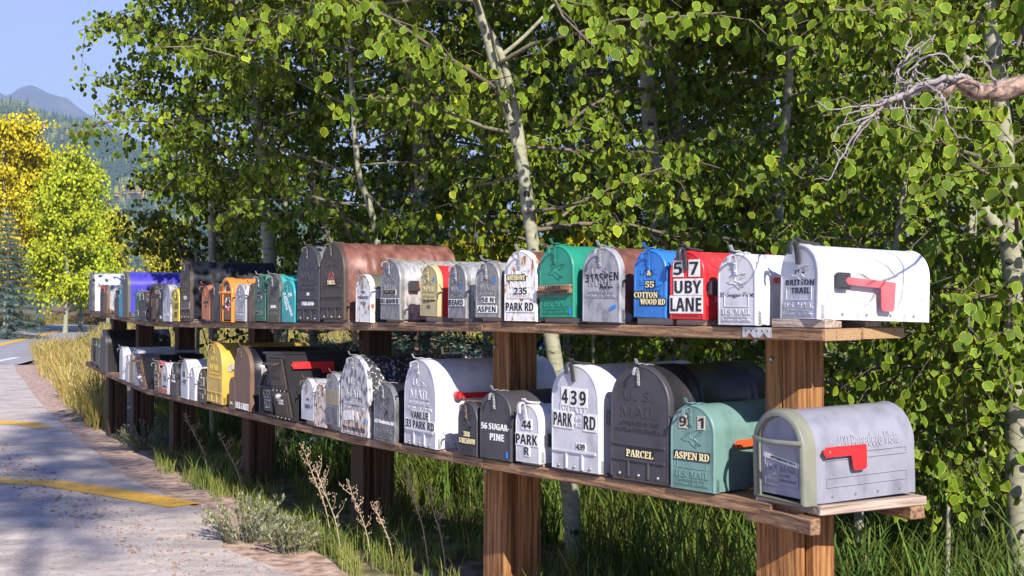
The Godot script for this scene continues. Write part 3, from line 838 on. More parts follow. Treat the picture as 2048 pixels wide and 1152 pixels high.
# s along the rack, w, h, y of the underside, b body and f door finish, d depth; txt: text, height, capitals, width, style
func upper_row() -> Array:
	return [
		{s = 0.207, w = 0.185, h = 0.241, y = 1.322, d = 0.475, yaw = -14.0, pitch = -1.6, roll = 0.0, back = 0.03, b = "whiteribbed", f = "palegrey", clip = "plastic", near = true, short = "the white box at the near end", flag = {y = 0.52, z = 0.10, len = 0.20, th = 0.024, lobe = 0.085, lw = 0.055, m = "pinkflag", mount = "block", tilt = -3.0, stand = 0.012}, label = "white box nearest the camera on the upper shelf, lettered 114 Britton Trail", txt = [["11 4", 0.635, 0.06, 0.34, "ink2", 0.0], ["BRITTON", 0.49, 0.075, 0.82, "ink2", 0.02], ["TRAIL", 0.38, 0.075, 0.6, "ink2", 0.04]]},
		{s = 0.437, w = 0.160, h = 0.242, y = 1.299, d = 0.46, b = "white", f = "palegrey", clip = "own", short = "the handwritten Sugar Pine box", flag = {y = 0.62, z = 0.08, len = 0.14, mount = "rivet"}, label = "white box with handwritten 35 Sugar Pine and raised eagle on its door", txt = [["35 Sugar Pine", 0.415, 0.08, 0.92, "hand"]], near = true},
		{s = 0.661, w = 0.156, h = 0.238, y = 1.317, d = 0.46, b = "redspray", f = "red", clip = "plastic", emb = "plain", short = "the red Ruby Lane box", flag = {y = 0.46, z = 0.05, len = 0.12, mount = "block"}, label = "red box with big black letters UBY LANE on white squares", near = true, txt = [["5", 0.75, 0.19, 0.26, "plate", -0.24], ["7", 0.75, 0.19, 0.26, "plate", 0.24], ["UBY", 0.475, 0.185, 0.8, "plate", 0.06], ["LANE", 0.215, 0.20, 0.92, "plate", 0.0]]},
		{s = 0.839, w = 0.156, h = 0.245, y = 1.321, d = 0.46, b = "blue", clip = "own", emb = "classic", short = "the blue Cotton Wood box", label = "bright blue box lettered 55 Cotton Wood Rd", near = true, txt = [["&", 0.66, 0.075, 0.12, "gold", 0.0], ["55", 0.49, 0.09, 0.3, "gold", 0.02], ["COTTON", 0.335, 0.085, 0.74, "gold", -0.1], ["WOOD RD", 0.235, 0.085, 0.78, "gold", 0.11]], tape = [[0.33, 0.50, 0.2, 0.05, 0.3]]},
		{s = 1.092, w = 0.200, h = 0.283, y = 1.302, d = 0.52, b = "oxide", f = "worn_grey", clip = "steel", emb = "classic", short = "the red-brown 31 Aspen box", label = "red-brown box with grey door scrawled 31 Aspen Ave", near = true, txt = [["31ASPEN", 0.60, 0.11, 0.9, "ink2", 0.03, 3.0], ["AVE.", 0.49, 0.09, 0.36, "ink2", 0.14, 4.0]], tape = [[0.34, 0.2, 0.16, 0.045, 0.4]]},
		{s = 1.341, w = 0.195, h = 0.285, y = 1.317, d = 0.52, b = "green", clip = "own", short = "the green box with the name board", label = "emerald green box with raised eagle and a small wooden name board", near = true, emb = "small", eagle_y = 0.52, extra = "wood_sign", tape = [[0.42, 0.09, 0.07, 0.08, 0.0]], flag = {y = 0.5, z = 0.2, len = 0.14, m = "redflag"}},
		{s = 1.563, w = 0.196, h = 0.287, y = 1.300, d = 0.48, b = "oxide", f = "rustwhite", clip = "steel", emb = "classic", short = "the rusty 235 Park Rd box", label = "white-doored rusty box lettered 235 Park Rd", near = true, txt = [["ANTHONY", 0.62, 0.07, 0.58, "gold", -0.12], ["235", 0.43, 0.10, 0.4, "plate", 0.03], ["PARK RD", 0.205, 0.115, 0.86, "plate", 0.0]]},
		{s = 1.777, w = 0.152, h = 0.235, y = 1.313, d = 0.45, b = "galv", f = "dullgalv", emb = "classic", short = "the galvanised 58 N Aspen box", label = "galvanised box lettered 58 N Aspen beside the rusty 235 box", txt = [["58 N", 0.32, 0.085, 0.6, "plate", 0.05], ["ASPEN", 0.15, 0.10, 0.78, "plate", 0.0]], tape = [[0.3, 0.66, 0.07, 0.1, -0.2]]},
		{s = 2.031, w = 0.158, h = 0.236, y = 1.308, d = 0.45, b = "galv", f = "dullgalv", emb = "classic", short = "the galvanised box with the white strip", label = "galvanised box with one bold black word on a white strip, left of 58 N Aspen", txt = [["D & L", 0.42, 0.05, 0.5, "ink2"], ["BEARD", 0.29, 0.10, 0.82, "plate", 0.0]], tape = [[0.25, 0.58, 0.06, 0.1, -0.1]], flag = {y = 0.42, z = 0.07, len = 0.1, m = "black", mount = "plate"}},
		{s = 2.299, w = 0.168, h = 0.232, y = 1.315, d = 0.45, b = "red", f = "khaki", emb = "classic", clip = "own", short = "the khaki-doored red box", label = "red box with mustard-khaki door, pencilled 29 Aspen Rd", txt = [["29 ASPEN", 0.30, 0.06, 0.7, "ink2", 0.0, 5.0], ["RD", 0.18, 0.07, 0.2, "hand", 0.0]], tape = [[0.28, 0.72, 0.06, 0.08, -0.2]]},
		{s = 2.711, w = 0.215, h = 0.291, y = 1.294, d = 0.52, b = "galv", f = "dullgalv", emb = "classic", short = "the silver 303 S Meadow box", label = "silver box lettered 303 S Meadow Rd with a black flag block", txt = [["BGSNOW", 0.46, 0.08, 0.62, "old", 0.0], ["303 S MEADOW RD", 0.31, 0.075, 0.95, "plate", 0.0]], flag = {y = 0.56, z = 0.08, len = 0.16, m = "orangeflag", mount = "block"}, near = true},
		{s = 3.030, w = 0.178, h = 0.241, y = 1.278, d = 0.44, b = "olive", f = "rustwhite", clip = "rusty", emb = "none", short = "the rust-streaked white door", label = "small white-doored box with rust streaks, handwritten 591 Panadero Vista", txt = [["591", 0.63, 0.06, 0.3, "ink2"], ["PANADERO", 0.52, 0.06, 0.8, "hand"], ["VISTA", 0.40, 0.06, 0.5, "hand"]], flag = {y = 0.6, z = 0.06, len = 0.1, m = "dullgalv", mount = "plate"}},
		{s = 3.440, w = 0.330, h = 0.415, y = 1.286, d = 0.68, b = "oxide", f = "darkbrown", bands = true, emb = "parcel", clip = "rusty", short = "the big copper-brown box", label = "long copper-brown parcel box with raised bands and a pink sticker on its dark door", extra = "pink_patch"},
		{s = 3.790, w = 0.325, h = 0.423, y = 1.274, d = 0.62, b = "midgrey", f = "charcoal", bands = true, emb = "parcel", clip = "rusty", short = "the dark 80 Park Road box", label = "dark grey parcel box lettered 80 Park Road beside the copper-brown one", txt = [["80", 0.36, 0.045, 0.12, "chalk"], ["PARK ROAD", 0.235, 0.055, 0.55, "chalk", 0.0]]},
		{s = 4.099, w = 0.190, h = 0.244, y = 1.261, d = 0.46, b = "teal", clip = "own", emb = "none", label = "turquoise box with white letters climbing its door beside the dark parcel box", short = "the turquoise box", txt = [["256", 0.66, 0.09, 0.4, "chalk", 0.12], ["PANADERO", 0.42, 0.085, 0.9, "chalk", 0.02, -50.0], ["VALENS", 0.5, 0.07, 0.7, "chalk", -0.24, -60.0]], tape = [[0.2, 0.48, 0.12, 0.05, 0.8]]},
		{s = 4.347, w = 0.205, h = 0.285, y = 1.246, d = 0.5, b = "teal", f = "olive", emb = "small", eagle_y = 0.52, label = "teal box with grey-green door and raised eagle, between green and turquoise boxes", short = "the grey-green doored box", txt = [["ABELL", 0.33, 0.06, 0.5, "chalk"]]},
		{s = 4.597, w = 0.205, h = 0.284, y = 1.264, d = 0.5, b = "green", f = "darkgreen", emb = "small", eagle = false, label = "dark green box with three pale stickers down its door", short = "the dark green box", txt = [["HBS", 0.62, 0.08, 0.3, "old"], ["250", 0.5, 0.09, 0.4, "old"], ["NOYS", 0.18, 0.07, 0.5, "old"]]},
		{s = 4.745, w = 0.105, h = 0.241, y = 1.252, d = 0.4, b = "brown", emb = "none", clip = "rusty", label = "narrow brown box squeezed in behind the dark green one", short = "the narrow brown box"},
		{s = 4.969, w = 0.180, h = 0.237, y = 1.259, d = 0.44, b = "white", f = "grey", emb = "small", eagle_y = 0.5, label = "small white box with grey eagle door next to the orange one", short = "the small eagle box", flag = {y = 0.5, z = 0.1, len = 0.1, m = "black", mount = "block"}},
		{s = 5.205, w = 0.225, h = 0.290, y = 1.250, d = 0.48, kind = "frame", b = "orange", f = "brown", bezel = "orange", label = "orange box with a handle and a dog face painted on its brown door", short = "the orange box", extra = "dog_face"},
		{s = 5.500, w = 0.180, h = 0.245, y = 1.258, d = 0.44, b = "white", f = "darkbrown", emb = "none", label = "white box with chocolate brown door between orange and copper boxes", short = "the chocolate-doored box", tape = [[0.25, 0.32, 0.1, 0.08, 0.0]]},
		{s = 5.724, w = 0.190, h = 0.239, y = 1.262, d = 0.44, b = "copper", emb = "none", clip = "own", label = "copper-orange box beside the big black parcel box", short = "the copper box", txt = [["S", 0.62, 0.07, 0.2, "ink2"], ["MASON", 0.5, 0.07, 0.7, "ink2"], ["RD", 0.38, 0.07, 0.3, "ink2"]], flag = {y = 0.8, z = 0.05, len = 0.1, m = "redflag"}},
		{s = 6.264, w = 0.300, h = 0.427, y = 1.259, d = 0.66, b = "navy", f = "darkbrown", emb = "parcel", clip = "rusty", label = "tall black parcel box on the upper shelf, white letters across its brown door", short = "the tall black box", txt = [["111", 0.375, 0.075, 0.4, "chalk"], ["RIDGEROAD", 0.235, 0.085, 0.92, "old"]]},
		{s = 6.524, w = 0.195, h = 0.244, y = 1.240, d = 0.42, b = "yellow", emb = "none", clip = "own", label = "bright yellow box lettered 45 Lake Rd in black", short = "the yellow Lake Rd box", txt = [["45", 0.74, 0.17, 0.5, "ink2"], ["LAKE", 0.47, 0.17, 0.8, "ink2"], ["RD", 0.2, 0.17, 0.5, "ink2"]]},
		{s = 6.790, w = 0.215, h = 0.285, y = 1.222, d = 0.5, b = "palegrey", f = "worn_palegrey", emb = "none", label = "plain weathered grey box beside the yellow Lake Rd box", short = "the weathered grey box", txt = [["TREE DR", 0.18, 0.07, 0.8, "emb"]]},
		{s = 6.975, w = 0.150, h = 0.254, d = 0.44, b = "black", f = "charcoal", emb = "none", label = "narrow black box tucked behind the weathered grey one", short = "the narrow black box", txt = [["KEL", 0.13, 0.08, 0.7, "chalk"]]},
		{s = 7.167, w = 0.205, h = 0.295, d = 0.46, kind = "frame", b = "darkbrown", f = "brown", bezel = "darkbrown", label = "dark brown box with a bowed handle across its door, upper shelf", short = "the brown handled box"},
		{s = 7.523, w = 0.190, h = 0.246, d = 0.46, b = "navy", f = "charcoal", emb = "none", label = "black box with a white sticker, right of the small purple one", short = "the stickered black box", txt = [["GAMS", 0.25, 0.12, 0.8, "old"]], flag = {y = 0.9, z = 0.02, len = 0.12, m = "redflag"}},
		{s = 7.690, w = 0.140, h = 0.241, d = 0.42, b = "purple", f = "charcoal", emb = "none", label = "narrow purple-sided box between black and green boxes", short = "the narrow purple box"},
		{s = 7.865, w = 0.165, h = 0.241, d = 0.42, b = "darkgreen", emb = "none", clip = "own", label = "small green box in front of the big violet-blue parcel box", short = "the small green box", txt = [["GHB", 0.25, 0.14, 0.8, "old"]], flag = {y = 0.93, z = 0.02, len = 0.16, m = "redflag"}},
		{s = 8.480, w = 0.275, h = 0.412, d = 0.64, b = "purple", f = "olive", emb = "none", clip = "steel", label = "big violet-blue parcel box with a white rim at the far end", short = "the violet-blue box", near = true},
		{s = 8.690, w = 0.165, h = 0.280, d = 0.42, b = "cyan", emb = "none", label = "light blue box just left of the violet-blue parcel box", short = "the light blue box"},
		{s = 8.967, w = 0.190, h = 0.240, d = 0.42, b = "midgrey", f = "charcoal", emb = "none", label = "dark grey box left of the light blue one", short = "the far dark grey box", near = true},
		{s = 9.640, w = 0.200, h = 0.283, d = 0.46, b = "grey", f = "brown", emb = "none", label = "mid grey box with a brown door, before the white parcel box", short = "the far grey box", near = true},
		{s = 9.892, w = 0.180, h = 0.278, d = 0.42, b = "charcoal", emb = "none", label = "charcoal box directly before the far white parcel box", short = "the far charcoal box", flag = {y = 0.9, z = 0.0, len = 0.05, m = "redflag", mount = "disc"}},
		{s = 10.729, w = 0.270, h = 0.402, d = 0.66, b = "white", f = "worn_midgrey", emb = "none", label = "white parcel box at the far left end of the upper shelf", short = "the far white box"},
	]

func lower_row() -> Array:
	return [
		{s = 0.262, w = 0.245, h = 0.292, y = 0.730, d = 0.46, yaw = -13.0, pitch = 1.5, roll = 0.0, back = 0.02, kind = "frame", b = "lavender", f = "lavender", bezel = "bezel", emb = "none", near = true, extra = "side_ribs", short = "the grey box with the sage rim", label = "large grey box with sage rim and bowed handle, nearest on the lower shelf", flag = {y = 0.565, z = 0.06, len = 0.17, th = 0.032, lobe = 0.066, lw = 0.058, m = "redflag", tilt = 0.0}},
		{s = 0.637, w = 0.195, h = 0.298, y = 0.719, d = 0.48, b = "sage", clip = "own", near = true, eagle_y = 0.50, short = "the sage green box", label = "sage green box lettered 931 Aspen Rd with an orange-red flag", flag = {y = 0.55, z = 0.10, len = 0.20, th = 0.026, lobe = 0.013, m = "orangeflag"}, txt = [["9", 0.80, 0.12, 0.2, "old", -0.2], ["1", 0.80, 0.12, 0.2, "old", 0.22], ["ASPEN RD", 0.40, 0.085, 0.8, "gold", 0.0]]},
		{s = 0.894, w = 0.285, h = 0.416, y = 0.728, d = 0.62, b = "black", f = "charcoal", emb = "parcel", bands = true, near = true, short = "the charcoal Parcel box", label = "charcoal parcel box lettered Parcel on the lower shelf", txt = [["PARCEL", 0.225, 0.062, 0.46, "gold", 0.02]], flag = {y = 0.45, z = 0.08, len = 0.1, m = "dullgalv", mount = "plate"}},
		{s = 1.236, w = 0.275, h = 0.408, y = 0.725, d = 0.60, b = "white", f = "palegrey", emb = "parcel", clip = "plastic", near = true, short = "the white 439 box", label = "white parcel box lettered 439 Park Rd", ribs = 1, txt = [["4", 0.70, 0.135, 0.13, "plate", -0.19], ["3", 0.69, 0.135, 0.13, "plate", 0.0], ["9", 0.69, 0.135, 0.13, "plate", 0.19], ["PARK", 0.475, 0.125, 0.40, "plate", -0.24, -1.0], ["RD", 0.465, 0.125, 0.24, "plate", 0.33, -1.0], ["439", 0.23, 0.055, 0.18, "plate", 0.14]], flag = {y = 0.52, z = 0.07, len = 0.1, m = "black", mount = "block"}},
		{s = 1.517, w = 0.150, h = 0.234, y = 0.727, d = 0.46, b = "white", f = "palegrey", emb = "none", clip = "plasticdoor", near = true, short = "the small 44 Park box", label = "small pale box lettered 44 Park in outlined letters", txt = [["44", 0.66, 0.14, 0.4, "plate", 0.0], ["PARK", 0.40, 0.17, 0.92, "plate", 0.0], ["R", 0.20, 0.14, 0.2, "plate", 0.0]], flag = {y = 0.4, z = 0.06, len = 0.1, m = "black", mount = "block"}},
		{s = 1.724, w = 0.200, h = 0.284, y = 0.719, d = 0.50, b = "charcoal", clip = "steel", emb = "none", near = true, short = "the 56 Sugar-Pine box", label = "dark grey box with white lettering 56 Sugar-Pine", txt = [["56 SUGAR-", 0.48, 0.095, 0.92, "chalk", 0.0], ["PINE", 0.33, 0.10, 0.46, "chalk", 0.06]], tape = [[0.4, 0.09, 0.06, 0.09, 0.0]], flag = {y = 0.5, z = 0.08, len = 0.1}},
		{s = 1.934, w = 0.160, h = 0.228, y = 0.716, d = 0.44, b = "black", f = "charcoal", clip = "rusty", emb = "plain", eagle = true, eagle_y = 0.48, short = "the 308 S Meadow box", label = "small dark box lettered 308 S Meadow in cream", txt = [["308", 0.40, 0.10, 0.34, "gold", 0.0], ["S MEADOW", 0.27, 0.10, 0.86, "gold", 0.02]]},
		{s = 2.390, w = 0.335, h = 0.402, y = 0.709, d = 0.66, b = "white", f = "palegrey", emb = "parcel", clip = "own", near = true, short = "the white 33 Park Rd box", label = "large white parcel box lettered 33 Park Rd with a red flag on its side", txt = [["VANLUE", 0.355, 0.085, 0.56, "plate", 0.02], ["33 PARK RD", 0.245, 0.09, 0.9, "plate", 0.02]], ribs = 1, flag = {y = 0.60, z = 0.11, len = 0.19, th = 0.026, lobe = 0.09, lw = 0.05, mount = "disc", m = "redflag"}},
		{s = 2.780, w = 0.225, h = 0.285, y = 0.690, d = 0.48, b = "navy", f = "worn_midgrey", clip = "steel", emb = "plain", eagle = true, eagle_y = 0.46, short = "the dented grey eagle box", label = "dented dark grey box scratched 677 Ponderosa, eagle on its door", txt = [["677 Ponderosa Rd", 0.335, 0.07, 0.9, "chalk", 0.0]], flag = {y = 0.42, z = 0.1, len = 0.12}},
		{s = 3.140, w = 0.340, h = 0.409, y = 0.690, d = 0.64, b = "chipblack", f = "chipgrey", emb = "classic", clip = "steel", short = "the chipped 792 box", label = "battered parcel box with flaking white paint, lettered 792 Ponderosa", extra = "peeled_label", tape = [[0.42, 0.2, 0.05, 0.07, -0.2]]},
		{s = 3.428, w = 0.190, h = 0.281, y = 0.716, d = 0.44, b = "worn_midgrey", f = "worn_grey", emb = "none", clip = "rusty", short = "the box with the cardboard label", label = "grey box with a tan cardboard label and a plastic pocket", extra = "brown_label"},
		{s = 3.600, w = 0.155, h = 0.235, y = 0.692, d = 0.40, b = "peel", emb = "none", clip = "steel", short = "the peeling box", label = "small box with peeling pinkish paint under the copper-brown parcel box", tape = [[0.3, 0.16, 0.1, 0.05, 0.2]]},
		{s = 3.790, w = 0.185, h = 0.230, y = 0.716, d = 0.36, b = "grey", f = "palegrey", emb = "none", clip = "rusty", short = "the 50A box", label = "small blue-grey box marked 50 A", txt = [["THE", 0.5, 0.06, 0.4, "ink2"], ["50 A", 0.33, 0.10, 0.6, "ink2"]], tape = [[0.4, 0.35, 0.05, 0.1, 0.0]]},
		{s = 4.130, w = 0.320, h = 0.385, y = 0.690, d = 0.46, kind = "locker", b = "black", f = "darkbrown", short = "the locking box", label = "black square locking parcel box with a bold red flag", flag = {y = 0.84, z = -0.02, len = 0.25, th = 0.04, lobe = 0.05, lw = 0.075, m = "redflag"}, over = 0.07},
		{s = 4.426, w = 0.215, h = 0.254, y = 0.700, d = 0.46, kind = "frame", b = "navy", f = "charcoal", bezel = "black", emb = "none", short = "the handled 2018 box", label = "small black box with a bowed handle beside the locking box", txt = [["2018", 0.42, 0.15, 0.7, "old"], ["201", 0.19, 0.15, 0.7, "old"]], extra = "round_crest"},
		{s = 4.925, w = 0.330, h = 0.405, y = 0.686, d = 0.64, b = "navy", f = "brown", emb = "none", clip = "rusty", bands = true, short = "the navy parcel box", label = "navy parcel box with plain brown door right of the golden one", txt = [["HER CARTE", 0.06, 0.1, 0.8, "chalk"]], flag = {y = 0.62, z = 0.10, len = 0.13, mount = "plate", tilt = -25.0, lobe = 0.02}},
		{s = 5.130, w = 0.120, h = 0.208, d = 0.36, b = "brown", emb = "none", clip = "none", short = "the little brown box", label = "little brown box wedged between golden and navy parcel boxes", txt = [["SIL", 0.2, 0.1, 0.7, "gold"]]},
		{s = 5.510, w = 0.330, h = 0.410, y = 0.691, d = 0.66, b = "gold", ribs = 1, emb = "parcel", clip = "own", near = true, short = "the golden box", label = "dented golden yellow parcel box on the lower shelf", flag = {y = 0.60, z = 0.07, len = 0.1, m = "gold", mount = "plate"}},
		{s = 5.811, w = 0.185, h = 0.235, d = 0.36, b = "navy", f = "darkbrown", emb = "none", clip = "steel", label = "black box with white 39 sticker left of the golden box", short = "the 39 box", txt = [["39", 0.63, 0.2, 0.7, "old"], ["MOONRIDGE", 0.34, 0.12, 0.9, "old"], ["DR", 0.18, 0.1, 0.4, "old"]]},
		{s = 6.061, w = 0.155, h = 0.237, d = 0.36, b = "white", f = "palegrey", emb = "none", clip = "own", label = "narrow white box between Lake box and black 39 box", short = "the narrow white box"},
		{s = 6.277, w = 0.200, h = 0.287, d = 0.46, b = "white", f = "palegrey", emb = "none", clip = "rusty", label = "white box lettered Lake vertically stacked, lower shelf", short = "the white Lake box", txt = [["50", 0.62, 0.14, 0.5, "old"], ["LAKE", 0.44, 0.11, 0.8, "plate"]]},
		{s = 6.581, w = 0.155, h = 0.245, d = 0.42, b = "navy", f = "charcoal", emb = "none", label = "narrow black box marked 52 between two white ones", short = "the black 52 box", txt = [["52", 0.6, 0.14, 0.5, "chalk"], ["Ponder", 0.46, 0.08, 0.8, "chalk"]]},
		{s = 6.850, w = 0.175, h = 0.235, d = 0.42, b = "white", f = "palegrey", emb = "none", clip = "own", label = "white box with an orange strip low on its door", short = "the orange-strip box", txt = [["174", 0.5, 0.2, 0.4, "ink2"], ["Kovers", 0.24, 0.08, 0.8, "ink2"]], extra = "orange_strip"},
		{s = 7.100, w = 0.165, h = 0.240, d = 0.42, b = "black", f = "brown", emb = "none", label = "brown-doored black box under the red pivot, left of the white boxes", short = "the brown-doored box", txt = [["GRANT", 0.55, 0.12, 0.8, "old"], ["300", 0.3, 0.2, 0.7, "old"]], flag = {y = 0.95, z = 0.02, len = 0.16, mount = "disc"}},
		{s = 7.500, w = 0.245, h = 0.275, d = 0.44, kind = "locker", b = "navy", f = "brown", over = 0.05, label = "small black square locking box at the far half of the lower shelf", short = "the small locking box"},
		{s = 7.854, w = 0.240, h = 0.300, d = 0.52, b = "palegrey", f = "worn_palegrey", emb = "none", label = "pale grey parcel box left of the small locking box", short = "the pale parcel box", txt = [["L S", 0.5, 0.2, 0.5, "ink2"]]},
		{s = 8.132, w = 0.170, h = 0.255, d = 0.4, b = "blue", f = "tan", emb = "none", label = "blue-sided tan-doored box in the far cluster", short = "the blue-sided box"},
		{s = 8.343, w = 0.150, h = 0.240, d = 0.4, b = "white", f = "palegrey", emb = "none", clip = "own", label = "small white box in the far cluster, right of the long white one", short = "the far small white box"},
		{s = 8.675, w = 0.190, h = 0.290, d = 0.56, b = "white", f = "palegrey", emb = "none", clip = "own", label = "long white box in the far cluster, beside the big black one", short = "the far long white box"},
		{s = 9.792, w = 0.300, h = 0.416, d = 0.64, b = "black", f = "charcoal", emb = "none", label = "big black parcel box near the far end of the lower shelf", short = "the far black box"},
		{s = 10.192, w = 0.210, h = 0.268, y = 0.74, d = 0.44, b = "teal", f = "olive", emb = "none", label = "teal-green box beyond the big black one, lower shelf", short = "the far teal box"},
		{s = 10.56, w = 0.180, h = 0.235, y = 0.77, d = 0.42, b = "black", emb = "none", label = "black box last in line at the far end of the lower shelf", short = "the last black box"},
	]

func orange_strip(_root: Node, door: Node, w: float, h: float, _d: float, zf: float) -> void:
	part("orange_strip", box_mesh(Vector3(w * 0.86, h * 0.13, 0.002), 0.0), M.orangeflag, door, Transform3D(Basis(), Vector3(0, h * 0.09, zf + 0.001)))

# ---------------------------------------------------------------- the rack
# where on the rack's line a point set back by q shows at column px of the photograph's plan
func post_at(s: float, q: float) -> Vector3:
	return on_line(s) - line_basis(s).z * q

func shelf(upper: bool) -> void:
	var L := UP_Y if upper else LO_Y
	var deep := 0.44
	for i in KNOT.size() - 1:
		var a: Vector2 = KNOT[i]
		var b: Vector2 = KNOT[i + 1]
		var s0: float = cum[i]
		var s1: float = cum[i + 1]
		if i == 0: s0 = 0.095 if upper else 0.30
		var basis_ := line_basis((s0 + s1) * 0.5)
		var p0 := on_line(s0 + 0.0005) + Vector3.UP * shelf_y(s0 + 0.0005, upper)
		var p1 := on_line(s1 - 0.0005) + Vector3.UP * shelf_y(s1 - 0.0005, upper)
		var dir := (p0 - p1).normalized()
		var bx := Basis(dir, basis_.z.cross(dir).normalized(), basis_.z)
		var where: String = ["at the near end", "second from the near end", "third from the near end", "fourth from the near end", "second from the far end", "at the far end"][i]
		var o := thing("shelf_section", "weathered brown plank section of the %s mailbox shelf, %s" % ["upper" if upper else "lower", where], "shelf", (p0 + p1) * 0.5, "plank sections of the mailbox rack")
		o.basis = bx
		var ln := p0.distance_to(p1)
		var rows := [[0.0, 0.205, 0.042], [0.212, 0.46, 0.040]]
		if not upper: rows = [[0.0, 0.185, 0.042], [0.405, 0.52, 0.04]]
		for r in rows:
			var m := box_mesh(Vector3(ln - 0.004, r[2], r[1] - r[0]), 0.004, 0.0012)
			part("plank", m, M["plank%d" % ((i + (1 if r[0] > 0.1 else 0)) % 3)], o, Transform3D(Basis(), Vector3(0, -r[2] * 0.5, -(r[0] + r[1]) * 0.5)))
		if not upper:      # cross pieces that carry the boxes between the two long planks
			var n := int(ln / 0.3)
			for k in n:
				part("crosspiece", box_mesh(Vector3(0.09, 0.036, 0.216), 0.003, 0.001), M["plank%d" % (k % 3)], o, Transform3D(Basis(), Vector3(-ln * 0.5 + (k + 0.5) * ln / n, -0.02, -0.295)))
		if upper and i == 0:
			for r in rows:
				var st := st_new()
				var hh: float = r[2] - 0.006
				var ww: float = r[1] - r[0] - 0.006
				var zc: float = -(r[0] + r[1]) * 0.5
				for q in [[0, 1, 2], [0, 2, 3]]:
					for k in q:
						var c = [Vector2(-1, -1), Vector2(1, -1), Vector2(1, 1), Vector2(-1, 1)][k]
						st.set_uv(Vector2(0.5 + 0.5 * c.x + r[0] * 2.0, 0.5 - 0.5 * c.y))
						st.set_normal(Vector3.RIGHT)
						st.add_vertex(Vector3(ln * 0.5 - 0.0005, -r[2] * 0.5 + c.y * hh * 0.5, zc + c.x * ww * 0.5))
				part("sawn_end", st.commit(), M.endgrain, o)
		# nail heads along the front edge
		for k in int(ln / 0.45):
			var st := st_new()
			var x := -ln * 0.5 + 0.2 + k * 0.45
			tube(st, [Vector3(x, -0.02, -0.002), Vector3(x, -0.02, 0.0015)], [0.004, 0.003], 7)
			part("nail", st.commit(), M.rustysteel, o)

func timber_post(s: float, q: float, size: float, label: String, clad: int) -> void:
	var b := line_basis(s)
	var base := post_at(s, q)
	var o := thing("timber_post", label, "post", base, "posts of the mailbox rack")
	o.basis = b
	var top := shelf_y(s, true) - 0.043
	var lo := shelf_y(s, false)
	var k := clad % 3
	var old := clad >= 3
	var half := size * 0.5
	for i in 2:      # two timbers side by side
		var m := box_mesh(Vector3(half - 0.002, top + 0.25, size), 0.006, 0.002)
		part("timber", m, M["%s%d" % ["oldpost" if old else "post", (k + i) % 3]], o, Transform3D(Basis(), Vector3((i - 0.5) * half, top * 0.5 - 0.125, 0)))
	# sistered boards on the lower half
	part("sister_board", box_mesh(Vector3(size + 0.03, lo + 0.2 - 0.045, 0.045), 0.005, 0.003), M["%s%d" % ["oldpost" if old else "post", (k + 1) % 3]], o, Transform3D(Basis(), Vector3(0.008, (lo - 0.045 - 0.2) * 0.5, half + 0.0235)))
	part("sister_board", box_mesh(Vector3(0.04, lo + 0.1 - 0.045, size * 0.8), 0.005, 0.003), M["%s%d" % ["oldpost" if old else "post", (k + 2) % 3]], o, Transform3D(Basis(), Vector3(half + 0.021, (lo - 0.045 - 0.1) * 0.5, -0.01)))
	for y in [top - 0.075, lo - 0.1]:
		var st := st_new()
		var z := half if y > lo else half + 0.046
		tube(st, [Vector3(-half * 0.55, y, z - 0.004), Vector3(-half * 0.55, y, z + 0.006), Vector3(-half * 0.55, y, z + 0.010)], [0.013, 0.012, 0.006], 6)
		part("bolt", st.commit(), M.steel, o)
	if old:      # rows of incised slots from pressure treatment
		var st := st_new()
		for r in 18:
			for c in 5:
				var x := -half + 0.02 + c * (size - 0.02) / 5.0 + (0.01 if r % 2 else 0.0)
				box(st, Vector3(x, lo - 0.09 - r * 0.032, half + 0.0462), Vector3(0.005, 0.016, 0.001))
		var sl := part("incised_slots", st.commit(), M.ink, o)
		sl.set_meta("kind", "stuff")

